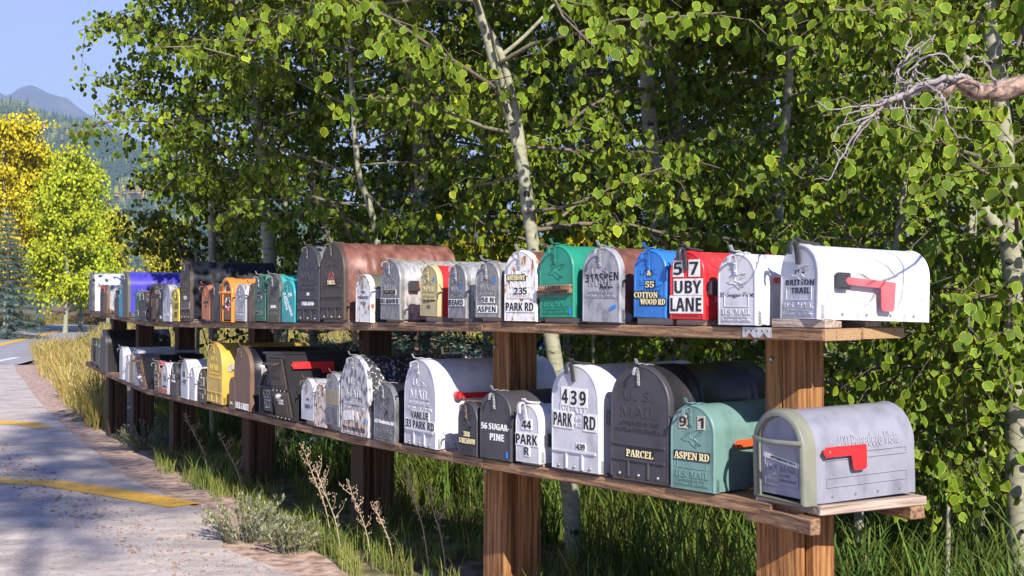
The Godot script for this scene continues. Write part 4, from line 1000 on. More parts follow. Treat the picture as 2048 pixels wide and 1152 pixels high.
func rack() -> void:
	shelf(true)
	shelf(false)
	timber_post(0.435, 0.305, 0.15, "warm golden brown post nearest the camera, between sage and grey boxes", 0)
	timber_post(2.10, 0.33, 0.15, "reddish brown post with a bolt, in front of the white 33 Park Rd box", 1)
	timber_post(3.885, 0.45, 0.15, "dark post with slotted face under the dark Park Road box", 3)
	timber_post(5.935, 0.46, 0.15, "slotted weathered post under the golden box", 4)
	timber_post(7.98, 0.42, 0.15, "dark brown post, third from the far end of the rack", 5)
	timber_post(9.25, 0.30, 0.15, "dark brown post, second from the far end of the rack", 3)
	timber_post(10.30, 0.22, 0.14, "dark brown post at the far left end of the rack", 4)
	# extension under the grey box: front rail, weathered platform board and a bearer
	var b := line_basis(0.2).rotated(Vector3.UP, deg_to_rad(-13.0))
	var c := on_line(0.262)
	var o := thing("box_platform", "pale weathered platform board carrying the large grey mailbox", "platform", Vector3(c.x, 0.728, c.z))
	o.basis = b
	part("board", box_mesh(Vector3(0.21, 0.032, 0.52), 0.003, 0.002), M.fresh0, o, Transform3D(Basis(Vector3.UP, PI / 2) * Basis(), Vector3(0.035, -0.0155, -0.27)))
	o.get_child(0).mesh = box_mesh(Vector3(0.46, 0.03, 0.21), 0.003, 0.002)
	part("rail", box_mesh(Vector3(0.33, 0.052, 0.04), 0.003, 0.002), M.plank2, o, Transform3D(Basis(), Vector3(0.0, -0.06, 0.0)))
	part("bearer", box_mesh(Vector3(0.3, 0.045, 0.06), 0.003, 0.002), M.plank1, o, Transform3D(Basis(), Vector3(-0.01, -0.053, -0.46)))
	# steel tie plate on the upper front edge
	var s := 0.36
	var tp := thing("tie_plate", "perforated galvanised tie plate on the upper shelf edge by the near post", "metal plate", on_line(s) + Vector3.UP * (shelf_y(s, true) - 0.012))
	tp.basis = line_basis(s)
	var st := st_new()
	plate(st, PackedVector2Array([Vector2(-0.06, 0.012), Vector2(0.06, 0.012), Vector2(0.06, -0.022), Vector2(0.045, -0.022), Vector2(0.03, -0.006), Vector2(0.012, -0.022), Vector2(-0.012, -0.022), Vector2(-0.03, -0.006), Vector2(-0.045, -0.022), Vector2(-0.06, -0.022)]), 0.001, 0.003)
	part("plate", st.commit(), M.galv, tp)
	for k in 5:
		var r := st_new()
		tube(r, [Vector3(-0.045 + 0.0225 * k, 0.0, 0.002), Vector3(-0.045 + 0.0225 * k, 0.0, 0.0035)], [0.0035, 0.003], 6)
		part("nail", r.commit(), M.ink, tp)
	# steel angle under the upper shelf beside the slotted post
	var an := thing("steel_angle", "small rusty steel angle under the upper shelf by the dark slotted post", "bracket", post_at(3.885, 0.36) + Vector3.UP * (shelf_y(3.885, true) - 0.09))
	an.basis = line_basis(3.885)
	part("plate", box_mesh(Vector3(0.06, 0.09, 0.004), 0.001), M.rustysteel, an, Transform3D(Basis(), Vector3(-0.06, 0, 0.014)))
	for k in 2:
		var r := st_new()
		tube(r, [Vector3(-0.06, 0.02 - 0.04 * k, 0.015), Vector3(-0.06, 0.02 - 0.04 * k, 0.020)], [0.006, 0.005], 7)
		part("screw", r.commit(), M.screw, an)

# ---------------------------------------------------------------- plants
var leaf_mesh: ArrayMesh
var leaf_small: ArrayMesh
var total_leaves := 0

# a rounded leaf hanging from a thin stalk: green blade, yellow rim
func make_leaf(rim: Color, blade: Color, n := 10) -> ArrayMesh:
	var st := st_new()
	var out := []
	for k in n:
		var a := TAU * k / n + PI / 2
		var r := 0.5 * (1.0 + 0.05 * sin(k * 2.7))
		var v := Vector2(cos(a), sin(a)) * r
		if k == n / 2: v.y -= 0.10      # drip tip
		out.append(Vector3(v.x, v.y - 0.5, 0.10 * absf(v.x) * 1.6 - 0.02 * v.y))
	var mid := Vector3(0, -0.5, 0)
	for k in n:
		var a: Vector3 = out[k]
		var b: Vector3 = out[(k + 1) % n]
		var ia := mid + (a - mid) * 0.86
		var ib := mid + (b - mid) * 0.86
		facet(st, mid, ia, ib, blade)
		var edge: Color = rim if (k * 7 + 3) % 10 < 6 else blade.lerp(rim, 0.35)
		facet(st, ia, a, b, edge)
		facet(st, ia, b, ib, edge)
	facet(st, Vector3(-0.015, 0, 0), Vector3(0.015, 0, 0), Vector3(0.02, 0.55, -0.05), rim)
	return st.commit()

func plain_leaf() -> ArrayMesh:
	var st := st_new()
	var w := Color(1, 1, 1)
	var pts := []
	for k in 6:
		var a := TAU * k / 6.0
		pts.append(Vector3(cos(a) * 0.5, sin(a) * 0.5 - 0.5, 0.08 * absf(cos(a))))
	for k in range(1, 5):
		facet(st, pts[0], pts[k], pts[k + 1], w)
	return st.commit()

func multi(called: String, mesh: Mesh, m: Material, xs: Array, cols: Array, parent: Node) -> MultiMeshInstance3D:
	var mm := MultiMesh.new()
	mm.transform_format = MultiMesh.TRANSFORM_3D
	mm.use_colors = true
	mm.mesh = mesh
	mm.instance_count = xs.size()
	for i in xs.size():
		mm.set_instance_transform(i, xs[i])
		mm.set_instance_color(i, cols[i])
	var o := MultiMeshInstance3D.new()
	o.name = called
	o.multimesh = mm
	o.material_override = m
	parent.add_child(o, true)
	o.set_meta("kind", "stuff")
	return o

# aspen: trunk along «path» (relative to the base), limbs, leaf clusters along twigs
# o: r0, r1, y0, y1 heights of the limbs, reach, limbs, twigs, per (leaves a twig), size, tint, toward (bias of limbs), singles
func aspen(label: String, base: Vector3, path: Array, o: Dictionary) -> Node3D:
	var r := RandomNumberGenerator.new()
	r.seed = o.get("seed", 1)
	var root := thing(o.get("name", "aspen_tree"), label, "tree", base, o.get("group", "aspens behind the mailboxes"))
	if o.has("top"):
		var rise: float = o.top - path[-1].y
		if rise > 0.3:
			path.append(path[-1] + Vector3(r.randf_range(-0.25, 0.25), rise * 0.5, r.randf_range(-0.2, 0.3)))
			path.append(path[-1] + Vector3(r.randf_range(-0.25, 0.25), rise * 0.5, r.randf_range(-0.2, 0.2)))
	var pts := smooth(path, 5)
	var radii := []
	for i in pts.size():
		radii.append(lerpf(o.r0, o.r1, pow(float(i) / (pts.size() - 1), 0.8)) * (1.0 + 0.06 * sin(i * 1.9)) * (1.35 if i == 0 else 1.0))
	var trunk := part("trunk", tube_mesh(pts, radii, 12), M[o.get("bark", "bark")], root)
	for q in o.get("forks", []):
		var fp := smooth(q[0], 4)
		var fr := []
		for i in fp.size(): fr.append(lerpf(q[1], q[2], float(i) / (fp.size() - 1)))
		part("fork", tube_mesh(fp, fr, 9), M[o.get("bark", "bark")], root)
	for k in o.get("scars", 0):
		var i := int((0.06 + 0.5 * k / maxf(1.0, o.scars)) * pts.size())
		var st := st_new()
		var side := Vector3(r.randf_range(-0.7, 0.3), 0, 1).normalized()
		ball(st, pts[i] + side * radii[i] * 0.93, Vector3(radii[i] * r.randf_range(0.35, 0.8), r.randf_range(0.006, 0.02), radii[i] * 0.09), 9, 5)
		part("bark_scar", st.commit(), M.scar, trunk)
	if o.get("stub", false):      # sawn-off limb on the trunk
		var k := 0
		while pts[k].y < 1.77: k += 1
		var sb := st_new()
		var c0: Vector3 = pts[k] + Vector3(-0.005, 0, radii[k] * 0.6)
		tube(sb, [c0, c0 + Vector3(0.0, 0.012, 0.035)], [0.021, 0.018], 12)
		part("cut_stub", sb.commit(), M.bark, trunk)
		var fc := st_new()
		tube(fc, [c0 + Vector3(0, 0.0115, 0.0345), c0 + Vector3(0, 0.0125, 0.0375)], [0.0145, 0.0145], 12)
		part("sawn_face", fc.commit(), M.fresh0, root)
	var xs := []
	var cols := []
	var size: float = o.get("size", 0.055)
	var tint: Color = o.get("tint", Color(1, 1, 1))
	var reach: float = o.reach
	var toward: Vector3 = o.get("toward", Vector3.ZERO)
	var close := -base.z < 14.0
	var flat := Vector3(sun_to.x, 0, sun_to.z).normalized()
	var over: int = o.get("over", 0)      # the high limbs that lean out to the light
	for i in int(o.limbs) + over:
		var high: bool = i >= o.limbs
		var t: float = (i + r.randf()) / o.limbs if not high else r.randf()
		var yy := lerpf(o.y0, o.y1, t) if not high else lerpf(3.1, o.y1 + 0.3, t)
		if high: toward = Vector3(0, 0, 0.75)
		var k := 0
		while k < pts.size() - 1 and pts[k].y < yy: k += 1
		var p0: Vector3 = pts[k]
		var az := r.randf() * TAU
		var dir := (Vector3(cos(az), r.randf_range(-0.05, 0.5), sin(az)) + toward * r.randf_range(0.2, 1.0)).normalized()
		var ln := reach * r.randf_range(0.55, 1.0) * (1.15 if high else 1.0) * (1.0 - 0.45 * maxf(0.0, t - 0.5))
		var lp := [p0]
		var lr := [minf(radii[k] * 0.45, 0.004 + 0.0065 * ln)]
		var cur := p0
		for q in 5:
			dir = (dir + Vector3(r.randf_range(-0.34, 0.34), r.randf_range(-0.24, 0.2), r.randf_range(-0.34, 0.34))).normalized()
			cur += dir * ln / 5.0
			if close and cur.y < 2.05 and behind_rack(cur.x + base.x, -cur.z - base.z) < 0.85: cur.y = 2.05      # limbs over the rack were pruned
			lp.append(cur)
			lr.append(lr[0] * (1.0 - (q + 1) / 6.0) + 0.0025)
		var st := st_new()
		tube(st, lp, lr, 5)
		for w in int(o.twigs):
			var u: float = 0.25 + 0.75 * (w + r.randf()) / o.twigs
			var f: float = u * 5.0
			var a: Vector3 = lp[mini(int(f), 4)].lerp(lp[mini(int(f), 4) + 1], f - int(f))
			var td := (Vector3(r.randf_range(-1, 1), r.randf_range(-0.6, 0.5), r.randf_range(-1, 1)) + dir * 0.4).normalized()
			var tl: float = r.randf_range(0.18, 0.42) * o.get("twig", 1.0)
			var b: Vector3 = a + td * tl * 0.6 + Vector3(0, 0.02, 0)
			var c: Vector3 = a + td * tl + Vector3(0, -0.06 * tl / 0.3, 0)
			tube(st, [a, b, c], [0.0035, 0.0026, 0.0015], 3, false)
			for j in int(o.per):
				var v := r.randf()
				var lpnt: Vector3 = (a.lerp(b, v * 2.0) if v < 0.5 else b.lerp(c, v * 2.0 - 1.0)) + Vector3(r.randf_range(-1, 1), r.randf_range(-1, 0.4), r.randf_range(-1, 1)) * 0.085 * o.get("twig", 1.0)
				if close and lpnt.y < 1.95 and behind_rack(lpnt.x + base.x, -lpnt.z - base.z) < 0.8: continue
				var yaw := r.randf() * TAU
				var nrm := (Vector3(cos(yaw), r.randf_range(-0.35, 0.75), sin(yaw)) + flat * 0.5).normalized()
				var hang := (Vector3(r.randf_range(-0.8, 0.8), 1.0, r.randf_range(-0.8, 0.8))).normalized()
				var xa := hang.cross(nrm).normalized()
				var ya := nrm.cross(xa).normalized()
				var sz := size * r.randf_range(0.6, 1.15)
				xs.append(Transform3D(Basis(xa * sz * r.randf_range(0.85, 1.05), ya * sz, nrm * sz), lpnt))
				var vv := r.randf_range(0.55, 1.45)
				var yl: float = pow(r.randf(), 3.0) * o.get("yellow", 0.5)
				cols.append(Color(tint.r * vv * (1.0 + yl * 1.0), tint.g * vv * (1.0 + yl * 0.5), tint.b * vv))
		part("limb", st.commit(), M.oldbark if i % 3 == 0 else M.twig, root)
	# the leaves that show largest are parts of their own
	var singles: int = o.get("singles", 0)
	if singles > 0:
		var order := []
		for i in xs.size():
			var p: Vector3 = xs[i].origin + base
			var dz := -p.z
			var px := 1024.0 + 2400.0 * p.x / dz
			var py := 608.0 - 2400.0 * (p.y - EYE) / dz
			order.append([dz if px > -20 and px < 2060 and py > -20 and py < 1160 else dz + 100.0, i])
		order.sort_custom(func(a, b): return a[0] < b[0])
		var gone := {}
		var tones := []
		for q in 5:
			var m := leafy(0.42, 0.6)
			var v := 0.75 + 0.12 * q
			m.albedo_color = Color(tint.r * v * (1.0 + 0.12 * (q % 3)), tint.g * v * (1.0 + 0.06 * (q % 3)), tint.b * v).linear_to_srgb()
			tones.append(m)
		for q in mini(singles, xs.size()):
			var i: int = order[q][1]
			gone[i] = true
			part("leaf", o.get("mesh", leaf_mesh), tones[i % 5], root, xs[i])
		var x2 := []
		var c2 := []
		for i in xs.size():
			if not gone.has(i): x2.append(xs[i]); c2.append(cols[i])
		xs = x2; cols = c2
	multi("crown", o.get("mesh", leaf_mesh), M.leaf, xs, cols, root)
	total_leaves += xs.size()
	return root

# conifer: whorls of drooping boughs clad in needle sprays
var spray: ArrayMesh
func make_spray() -> ArrayMesh:
	var st := st_new()
	var r := RandomNumberGenerator.new()
	r.seed = 9
	for k in 34:
		var u := (k + 0.5) / 34.0
		var p := Vector3(0, 0, u)
		var a := r.randf() * TAU
		var d := (Vector3(cos(a), sin(a) * 0.7 + 0.15, 0.75)).normalized()
		var q := p + d * 0.28 * (1.0 - 0.4 * u)
		var sd := d.cross(Vector3(0.3, 1, 0.2)).normalized() * 0.022
		facet(st, p - sd, p + sd, q, Color(1, 1, 1))
	return st.commit()

func spruce(label: String, base: Vector3, h: float, rad: float, tint: Color, sd: int, group := "conifers", sparse := 1.0, sc := 1.0, y_low := 0.04, called := "spruce_tree", thick := 1.0) -> Node3D:
	var r := RandomNumberGenerator.new()
	r.seed = sd
	var root := thing(called, label, "tree", base, group)
	part("trunk", tube_mesh([Vector3(0, -0.2, 0), Vector3(0.03, h * 0.5, 0), Vector3(0, h, 0)], [(h * 0.018 + 0.03) * thick, (h * 0.01 + 0.015) * thick, 0.012], 8), M.pinebark, root)
	var xs := []
	var cols := []
	var y := h * y_low
	var st := st_new()
	while y < h * 0.985:
		var f := 1.0 - y / h
		var n := int((5 + r.randi() % 3) * sparse) + 1
		for k in n:
			var a := TAU * (k + r.randf()) / n
			var ln := rad * pow(f, 0.85) * r.randf_range(0.75, 1.1) + 0.05
			var d := Vector3(cos(a), 0, sin(a))
			var p0 := Vector3(0, y, 0)
			var p1 := p0 + d * ln * 0.6 + Vector3(0, -ln * 0.10, 0)
			var p2 := p0 + d * ln + Vector3(0, -ln * 0.12, 0)
			tube(st, [p0, p1, p2], [0.008 + 0.008 * ln, 0.005 + 0.004 * ln, 0.004], 4, false)
			var m := int(ln / (0.16 * sc)) + 2
			for j in m:
				var u := (j + 0.6) / m
				var p := p0.lerp(p1, u * 2.0) if u < 0.5 else p1.lerp(p2, u * 2.0 - 1.0)
				for sg in [-1.0, 0.0, 1.0]:
					var dd: Vector3 = (d + d.cross(Vector3.UP) * sg * r.randf_range(0.7, 1.3) + Vector3(0, r.randf_range(-0.75, 0.45), 0)).normalized()
					var sl: float = sc * r.randf_range(0.28, 0.46) * (0.55 + 0.5 * f)
					var b := frame_of(dd)
					xs.append(Transform3D(Basis(b.x * sl, b.y * sl, b.z * sl), p))
					var v := r.randf_range(0.7, 1.25)
					cols.append(Color(tint.r * v, tint.g * v, tint.b * v))
		y += (0.16 + 0.10 * f) * sc * 1.5
	part("bough", st.commit(), M.pinebark, root)
	multi("crown", spray, M.needle, xs, cols, root)
	return root

# grass tufts: curved blades, each of one colour
func tuft(sd: int, n: int, spread: float, w: float) -> ArrayMesh:
	var st := st_new()
	var r := RandomNumberGenerator.new()
	r.seed = sd
	for k in n:
		var a := r.randf() * TAU
		var o := Vector3(cos(a), 0, sin(a)) * spread * sqrt(r.randf())
		var az := r.randf() * TAU
		var lean := Vector3(cos(az), 0, sin(az)) * r.randf_range(0.1, 1.25)
		var h := r.randf_range(0.5, 1.0)
		var v := r.randf_range(0.6, 1.4)
		var c := Color(v * r.randf_range(0.85, 1.5), v, v * 0.9)
		var side := lean.cross(Vector3.UP).normalized() * w
		var p := [o, o + Vector3(0, h * 0.45, 0) + lean * 0.14 * h, o + Vector3(0, h * 0.8, 0) + lean * 0.45 * h, o + Vector3(0, h * 0.93, 0) + lean * 0.85 * h]
		var ww := [1.0, 0.85, 0.5, 0.04]
		for i in 3:
			var q := [p[i] - side * ww[i], p[i] + side * ww[i], p[i + 1] + side * ww[i + 1], p[i + 1] - side * ww[i + 1]]
			facet(st, q[0], q[1], q[2], c)
			facet(st, q[0], q[2], q[3], c)
	return st.commit()

func in_poly(p: Vector2, poly: PackedVector2Array) -> bool:
	return Geometry2D.is_point_in_polygon(p, poly)

var turf_noise := FastNoiseLite.new()
func meadow(called: String, label: String, poly: PackedVector2Array, density: float, mesh: Mesh, hmin: float, hmax: float, tint: Color, tint2: Color, sd: int, clump := 0.0) -> void:
	var r := RandomNumberGenerator.new()
	r.seed = sd
	var lo := Vector2(1e9, 1e9)
	var hi := -lo
	for p in poly:
		lo = lo.min(p); hi = hi.max(p)
	var area := (hi - lo).x * (hi - lo).y
	var xs := []
	var cols := []
	for i in int(area * density):
		var p := Vector2(r.randf_range(lo.x, hi.x), r.randf_range(lo.y, hi.y))
		if not in_poly(p, poly): continue
		var k := turf_noise.get_noise_2d(p.x * 60.0, p.y * 60.0)
		if clump > 0.0 and k < -0.35 + clump * r.randf_range(-0.5, 0.6): continue
		var h := r.randf_range(hmin, hmax) * (1.0 + 0.5 * k)
		var g := ground_y(p.x, -p.y)
		xs.append(Transform3D(Basis(Vector3.UP, r.randf() * TAU).scaled(Vector3(h * 1.0, h, h * 1.0)), Vector3(p.x, g - 0.01, -p.y)))
		var c := tint.lerp(tint2, clampf(0.5 + k * 1.2 + r.randf_range(-0.3, 0.3), 0, 1))
		var v := r.randf_range(0.75, 1.2)
		cols.append(Color(c.r * v, c.g * v, c.b * v))
	var o := multi(num(called), mesh, M.grass, xs, cols, self)
	o.set_meta("label", label)
	o.set_meta("category", "grass")

# ---------------------------------------------------------------- land
var relief := FastNoiseLite.new()
# distance behind the rack's front line, negative on the road side
func behind_rack(x: float, d: float) -> float:
	var best := 1e9
	var sgn := 1.0
	for k in KNOT.size() - 1:
		var a: Vector2 = KNOT[k]
		var b: Vector2 = KNOT[k + 1]
		var q := Geometry2D.get_closest_point_to_segment(Vector2(x, d), a, b)
		var dist := q.distance_to(Vector2(x, d))
		if dist < best:
			best = dist
			sgn = signf((b - a).cross(Vector2(x, d) - a))
	return -best * sgn

func ground_y(x: float, z: float) -> float:
	var d := -z
	var y := 0.0
	# low bank under and behind the rack; the paved side stays level
	var side := behind_rack(x, d)
	var near := 1.0 - smoothstep(14.0, 19.0, d)
	y += 0.09 * smoothstep(-0.3, 0.5, side) * near - 0.05
	y += relief.get_noise_2d(x * 30.0, z * 30.0) * 0.05 * smoothstep(-0.1, 0.6, side) * near
	return y

func land() -> void:
	# one sheet, fine near the rack and coarse towards the hills
	var st := st_new()
	var xs := []
	var zs := []
	var v := -9.0
	while v < 9.0: xs.append(v); v += 0.3
	v = 9.0
	var step := 0.5
	var right := []
	while v < 6000.0:
		right.append(v); v += step; step *= 1.22
	var all := []
	for q in right: all.push_front(-q)
	all.append_array(xs); all.append_array(right)
	v = -60.0
	while v < 0.0: zs.append(v); v += 6.0
	while v < 16.0: zs.append(v); v += 0.3
	step = 0.4
	while v < 7000.0: zs.append(v); v += step; step *= 1.18
	var H := []
	for d in zs:
		var row := []
		for x in all: row.append(Vector3(x, ground_y(x, -d) - 0.012, -d))
		H.append(row)
	for i in zs.size() - 1:
		for j in all.size() - 1:
			var n: Vector3 = (H[i + 1][j] - H[i][j]).cross(H[i][j + 1] - H[i][j])
			n = n.normalized()
			if n.y < 0: n = -n
			quad(st, H[i][j], H[i][j + 1], H[i + 1][j + 1], H[i + 1][j], n)
	structure("ground", st.commit(), M.soil)
	sheet("dirt_shoulder", SHOULDER, 0.0, M.dirt, 0.25)
	sheet("asphalt_pullout", PULLOUT, 0.010, M.asphalt, 0.6)
	sheet("road", ROAD, 0.006, M.road, 4.0)
	# yellow lines
	sheet("yellow_line", PackedVector2Array([Vector2(-4.6, 9.32), Vector2(-3.5, 8.98), Vector2(-2.9, 8.52), Vector2(-2.28, 8.02), Vector2(-2.12, 8.20), Vector2(-2.70, 8.70), Vector2(-3.4, 9.20), Vector2(-4.6, 9.55)]), 0.014, M.yellowpaint, 2.0)
	sheet("yellow_line", PackedVector2Array([Vector2(-7.5, 14.2), Vector2(-5.55, 13.5), Vector2(-5.2, 13.1), Vector2(-5.05, 13.25), Vector2(-5.5, 13.85), Vector2(-7.5, 14.55)]), 0.014, M.yellowpaint, 2.0)
	sheet("centre_line", PackedVector2Array([Vector2(-14.4, 31.0), Vector2(-17.3, 40.1), Vector2(-23.8, 63.0), Vector2(-28.5, 82.0), Vector2(-28.2, 82.0), Vector2(-23.4, 63.0), Vector2(-16.9, 40.1), Vector2(-14.0, 31.0)]), 0.012, M.yellowpaint, 4.0)
	sheet("edge_line", PackedVector2Array([Vector2(-30.0, 22.6), Vector2(-14.0, 26.0), Vector2(-11.9, 27.3), Vector2(-12.5, 30.6), Vector2(-12.7, 30.6), Vector2(-12.15, 27.5), Vector2(-14.0, 26.35), Vector2(-30.0, 22.95)]), 0.012, M.whitepaint, 4.0)

const PULLOUT := [[-0.55, 5.2], [-1.0, 5.95], [-1.25, 6.25], [-1.62, 6.72], [-1.72, 7.2], [-2.02, 7.9], [-2.36, 8.4], [-2.75, 9.0], [-3.1, 9.6], [-3.55, 10.5], [-3.96, 11.3], [-4.5, 12.4], [-5.1, 13.6], [-6.2, 15.9], [-7.3, 18.3], [-8.6, 21.2], [-9.9, 24.0], [-11.2, 27.0], [-14, 26.0], [-34, 22], [-34, -30], [30, -30], [30, 1.0], [3, 2.0], [0.6, 3.4]]
const SHOULDER := [[0.2, 4.6], [-0.75, 5.9], [-1.0, 6.5], [-1.35, 7.1], [-1.5, 7.6], [-1.85, 8.3], [-2.25, 8.9], [-2.6, 9.5], [-3.0, 10.3], [-3.4, 11.2], [-4.0, 12.4], [-4.7, 13.7], [-5.8, 16.0], [-6.8, 18.3], [-8.0, 21.2], [-9.2, 24.0], [-10.6, 27.0], [-13, 26.6], [-33, 22.4], [-33, -29], [29, -29], [29, 3.0], [3, 2.6], [1.2, 3.4]]
const ROAD := [[-34, 21.0], [-14, 25.2], [-11.0, 26.4], [-11.7, 29.5], [-13.4, 35.0], [-19.4, 55.0], [-25.0, 78.0], [-27.0, 96.0], [-22.0, 124.0], [-25.0, 131.0], [-32.5, 104.0], [-30.5, 80.0], [-22.4, 52.0], [-34, 41.0]]

func sheet(called: String, poly, y: float, m: Material, _cell: float) -> void:
	var pv := PackedVector2Array()
	for p in poly: pv.append(p if p is Vector2 else Vector2(p[0], p[1]))
	var st := st_new()
	var idx := Geometry2D.triangulate_polygon(pv)
	for k in range(0, idx.size(), 3):
		tri(st, Vector3(pv[idx[k]].x, y, -pv[idx[k]].y), Vector3(pv[idx[k + 1]].x, y, -pv[idx[k + 1]].y), Vector3(pv[idx[k + 2]].x, y, -pv[idx[k + 2]].y), Vector3.UP, Vector3.UP, Vector3.UP)
	structure(called, st.commit(), m)

# a ridge: line of (bearing column, height) carried back as a slope
func ridge(called: String, dist: float, depth: float, prof: Array, m: Material, rough: float, sd: int) -> Array:
	var n := FastNoiseLite.new()
	n.seed = sd
	n.frequency = 1.0
	n.fractal_octaves = 5
	var st := st_new()
	var nx := 150
	var nz := 34
	var x0: float = prof[0].x
	var x1: float = prof[-1].x
	var G := []
	for j in nz + 1:
		var row := []
		var t := float(j) / nz
		for i in nx + 1:
			var x := lerpf(x0, x1, float(i) / nx)
			var k := 0
			while k < prof.size() - 2 and x > prof[k + 1].x: k += 1
			var h: float = lerpf(prof[k].y, prof[k + 1].y, smoothstep(prof[k].x, prof[k + 1].x, x) * 0.5 + 0.5 * clampf((x - prof[k].x) / (prof[k + 1].x - prof[k].x), 0, 1))
			var f := sin(minf(t / 0.75, 1.0) * PI / 2) if t < 0.75 else cos((t - 0.75) / 0.25 * PI / 2)
			var nn := n.get_noise_2d(x / (dist * 0.10), t * 5.0)
			row.append(Vector3(x, h * pow(f, 1.25) * (1.0 + rough * nn * (0.35 + 0.65 * (1.0 - f))) - 2.0, -dist - depth * t))
		G.append(row)
	var N := []
	for j in nz + 1:
		var row := []
		for i in nx + 1:
			var a: Vector3 = G[j][mini(i + 1, nx)] - G[j][maxi(i - 1, 0)]
			var b: Vector3 = G[mini(j + 1, nz)][i] - G[maxi(j - 1, 0)][i]
			var q := a.cross(b).normalized()
			row.append(q if q.y > 0 else -q)
		N.append(row)
	for j in nz:
		for i in nx:
			tri(st, G[j][i], G[j][i + 1], G[j + 1][i + 1], N[j][i], N[j][i + 1], N[j + 1][i + 1])
			tri(st, G[j][i], G[j + 1][i + 1], G[j + 1][i], N[j][i], N[j + 1][i + 1], N[j + 1][i])
	structure(called, st.commit(), m)
	return G

func cone_tree() -> ArrayMesh:
	var st := st_new()
	var r := RandomNumberGenerator.new()
	r.seed = 3
	for L in 3:
		var y0 := 0.05 + 0.27 * L
		var y1 := y0 + 0.45
		var rr := 0.26 - 0.07 * L
		for k in 7:
			var a := TAU * k / 7.0
			var b := TAU * (k + 1) / 7.0
			var ra := rr * (0.75 + 0.5 * float((k * 37 + L * 11) % 10) / 10.0)
			var rb := rr * (0.75 + 0.5 * float((((k + 1) % 7) * 37 + L * 11) % 10) / 10.0)
			var p := [Vector3(0, y1, 0), Vector3(cos(a) * ra, y0, sin(a) * ra), Vector3(cos(b) * rb, y0, sin(b) * rb)]
			facet(st, p[0], p[2], p[1], Color(1, 1, 1))
	return st.commit()

func hillside_wood(called: String, label: String, G: Array, count: int, hmin: float, hmax: float, sd: int, jmax: int) -> void:
	var r := RandomNumberGenerator.new()
	r.seed = sd
	var n := FastNoiseLite.new()
	n.seed = sd
	n.frequency = 1.0
	var cone := cone_tree()
	var xs := []
	var cols := []
	for k in count:
		var j := r.randi() % jmax
		var i: int = r.randi() % (G[0].size() - 1)
		var p: Vector3 = G[j][i].lerp(G[j + 1][i + 1], r.randf())
		p.x += r.randf_range(-1, 1) * absf(G[0][1].x - G[0][0].x) * 0.5
		var h := r.randf_range(hmin, hmax)
		var asp := n.get_noise_2d(p.x * 0.007, p.z * 0.003 + p.y * 0.02)
		var c := Color(0.035, 0.075, 0.030)
		var wide := 1.0
		if asp > -0.06 and r.randf() < 0.8:
			c = Color(0.34, 0.24, 0.03) if asp > 0.26 and r.randf() < 0.7 else Color(0.15, 0.19, 0.045)
			wide = 1.8
			h *= 0.75
		var v := r.randf_range(0.7, 1.3)
		xs.append(Transform3D(Basis().scaled(Vector3(h * wide, h, h * wide)), p - Vector3(0, 0.5, 0)))
		cols.append(Color(c.r * v, c.g * v, c.b * v))
	var o := multi(num(called), cone, M.needle, xs, cols, self)
	o.set_meta("label", label)
	o.set_meta("category", "woodland")

func stalk_weed(at: Vector3, h: float, lean: Vector3, sd: int, label: String) -> void:
	var r := RandomNumberGenerator.new()
	r.seed = sd
	var o := thing("dry_weed", label, "weed", at, "dry weed stalks in front of the rack")
	var pts := smooth([Vector3.ZERO, Vector3(0, h * 0.4, 0) + lean * 0.25, Vector3(0, h * 0.75, 0) + lean * 0.7, Vector3(0, h, 0) + lean], 4)
	var st := st_new()
	var rr := []
	for i in pts.size(): rr.append(lerpf(0.0035, 0.0012, float(i) / pts.size()))
	tube(st, pts, rr, 5)
	var sd_st := st_new()
	for k in 34:
		var i := 3 + r.randi() % (pts.size() - 3)
		var p: Vector3 = pts[i] + Vector3(r.randf_range(-1, 1), r.randf_range(-1, 1), r.randf_range(-1, 1)) * 0.006
		var d := (Vector3(r.randf_range(-1, 1), r.randf_range(0.1, 1.2), r.randf_range(-1, 1))).normalized() * r.randf_range(0.01, 0.035)
		tube(st, [p, p + d], [0.0012, 0.0008], 3, false)
		ball(sd_st, p + d, Vector3(0.0025, 0.0055, 0.0025), 5, 4)
	for k in 6:      # side shoots
		var i := 4 + r.randi() % (pts.size() - 6)
		var d := (Vector3(r.randf_range(-1, 1), r.randf_range(0.7, 1.6), r.randf_range(-0.6, 0.6))).normalized() * h * r.randf_range(0.12, 0.3)
		var tip: Vector3 = pts[i] + d
		tube(st, [pts[i], pts[i] + d * 0.5 + Vector3(0.01 * signf(d.x), 0, 0), tip], [0.0018, 0.0014, 0.0009], 4, false)
		for q in 7:
			var p: Vector3 = pts[i].lerp(tip, r.randf_range(0.4, 1.0)) + Vector3(r.randf_range(-1, 1), r.randf_range(-1, 1), r.randf_range(-1, 1)) * 0.012
			ball(sd_st, p, Vector3(0.0022, 0.005, 0.0022), 5, 4)
	part("stem", st.commit(), M.seed, o)
	part("seed_heads", sd_st.commit(), M.seed, o).set_meta("kind", "stuff")

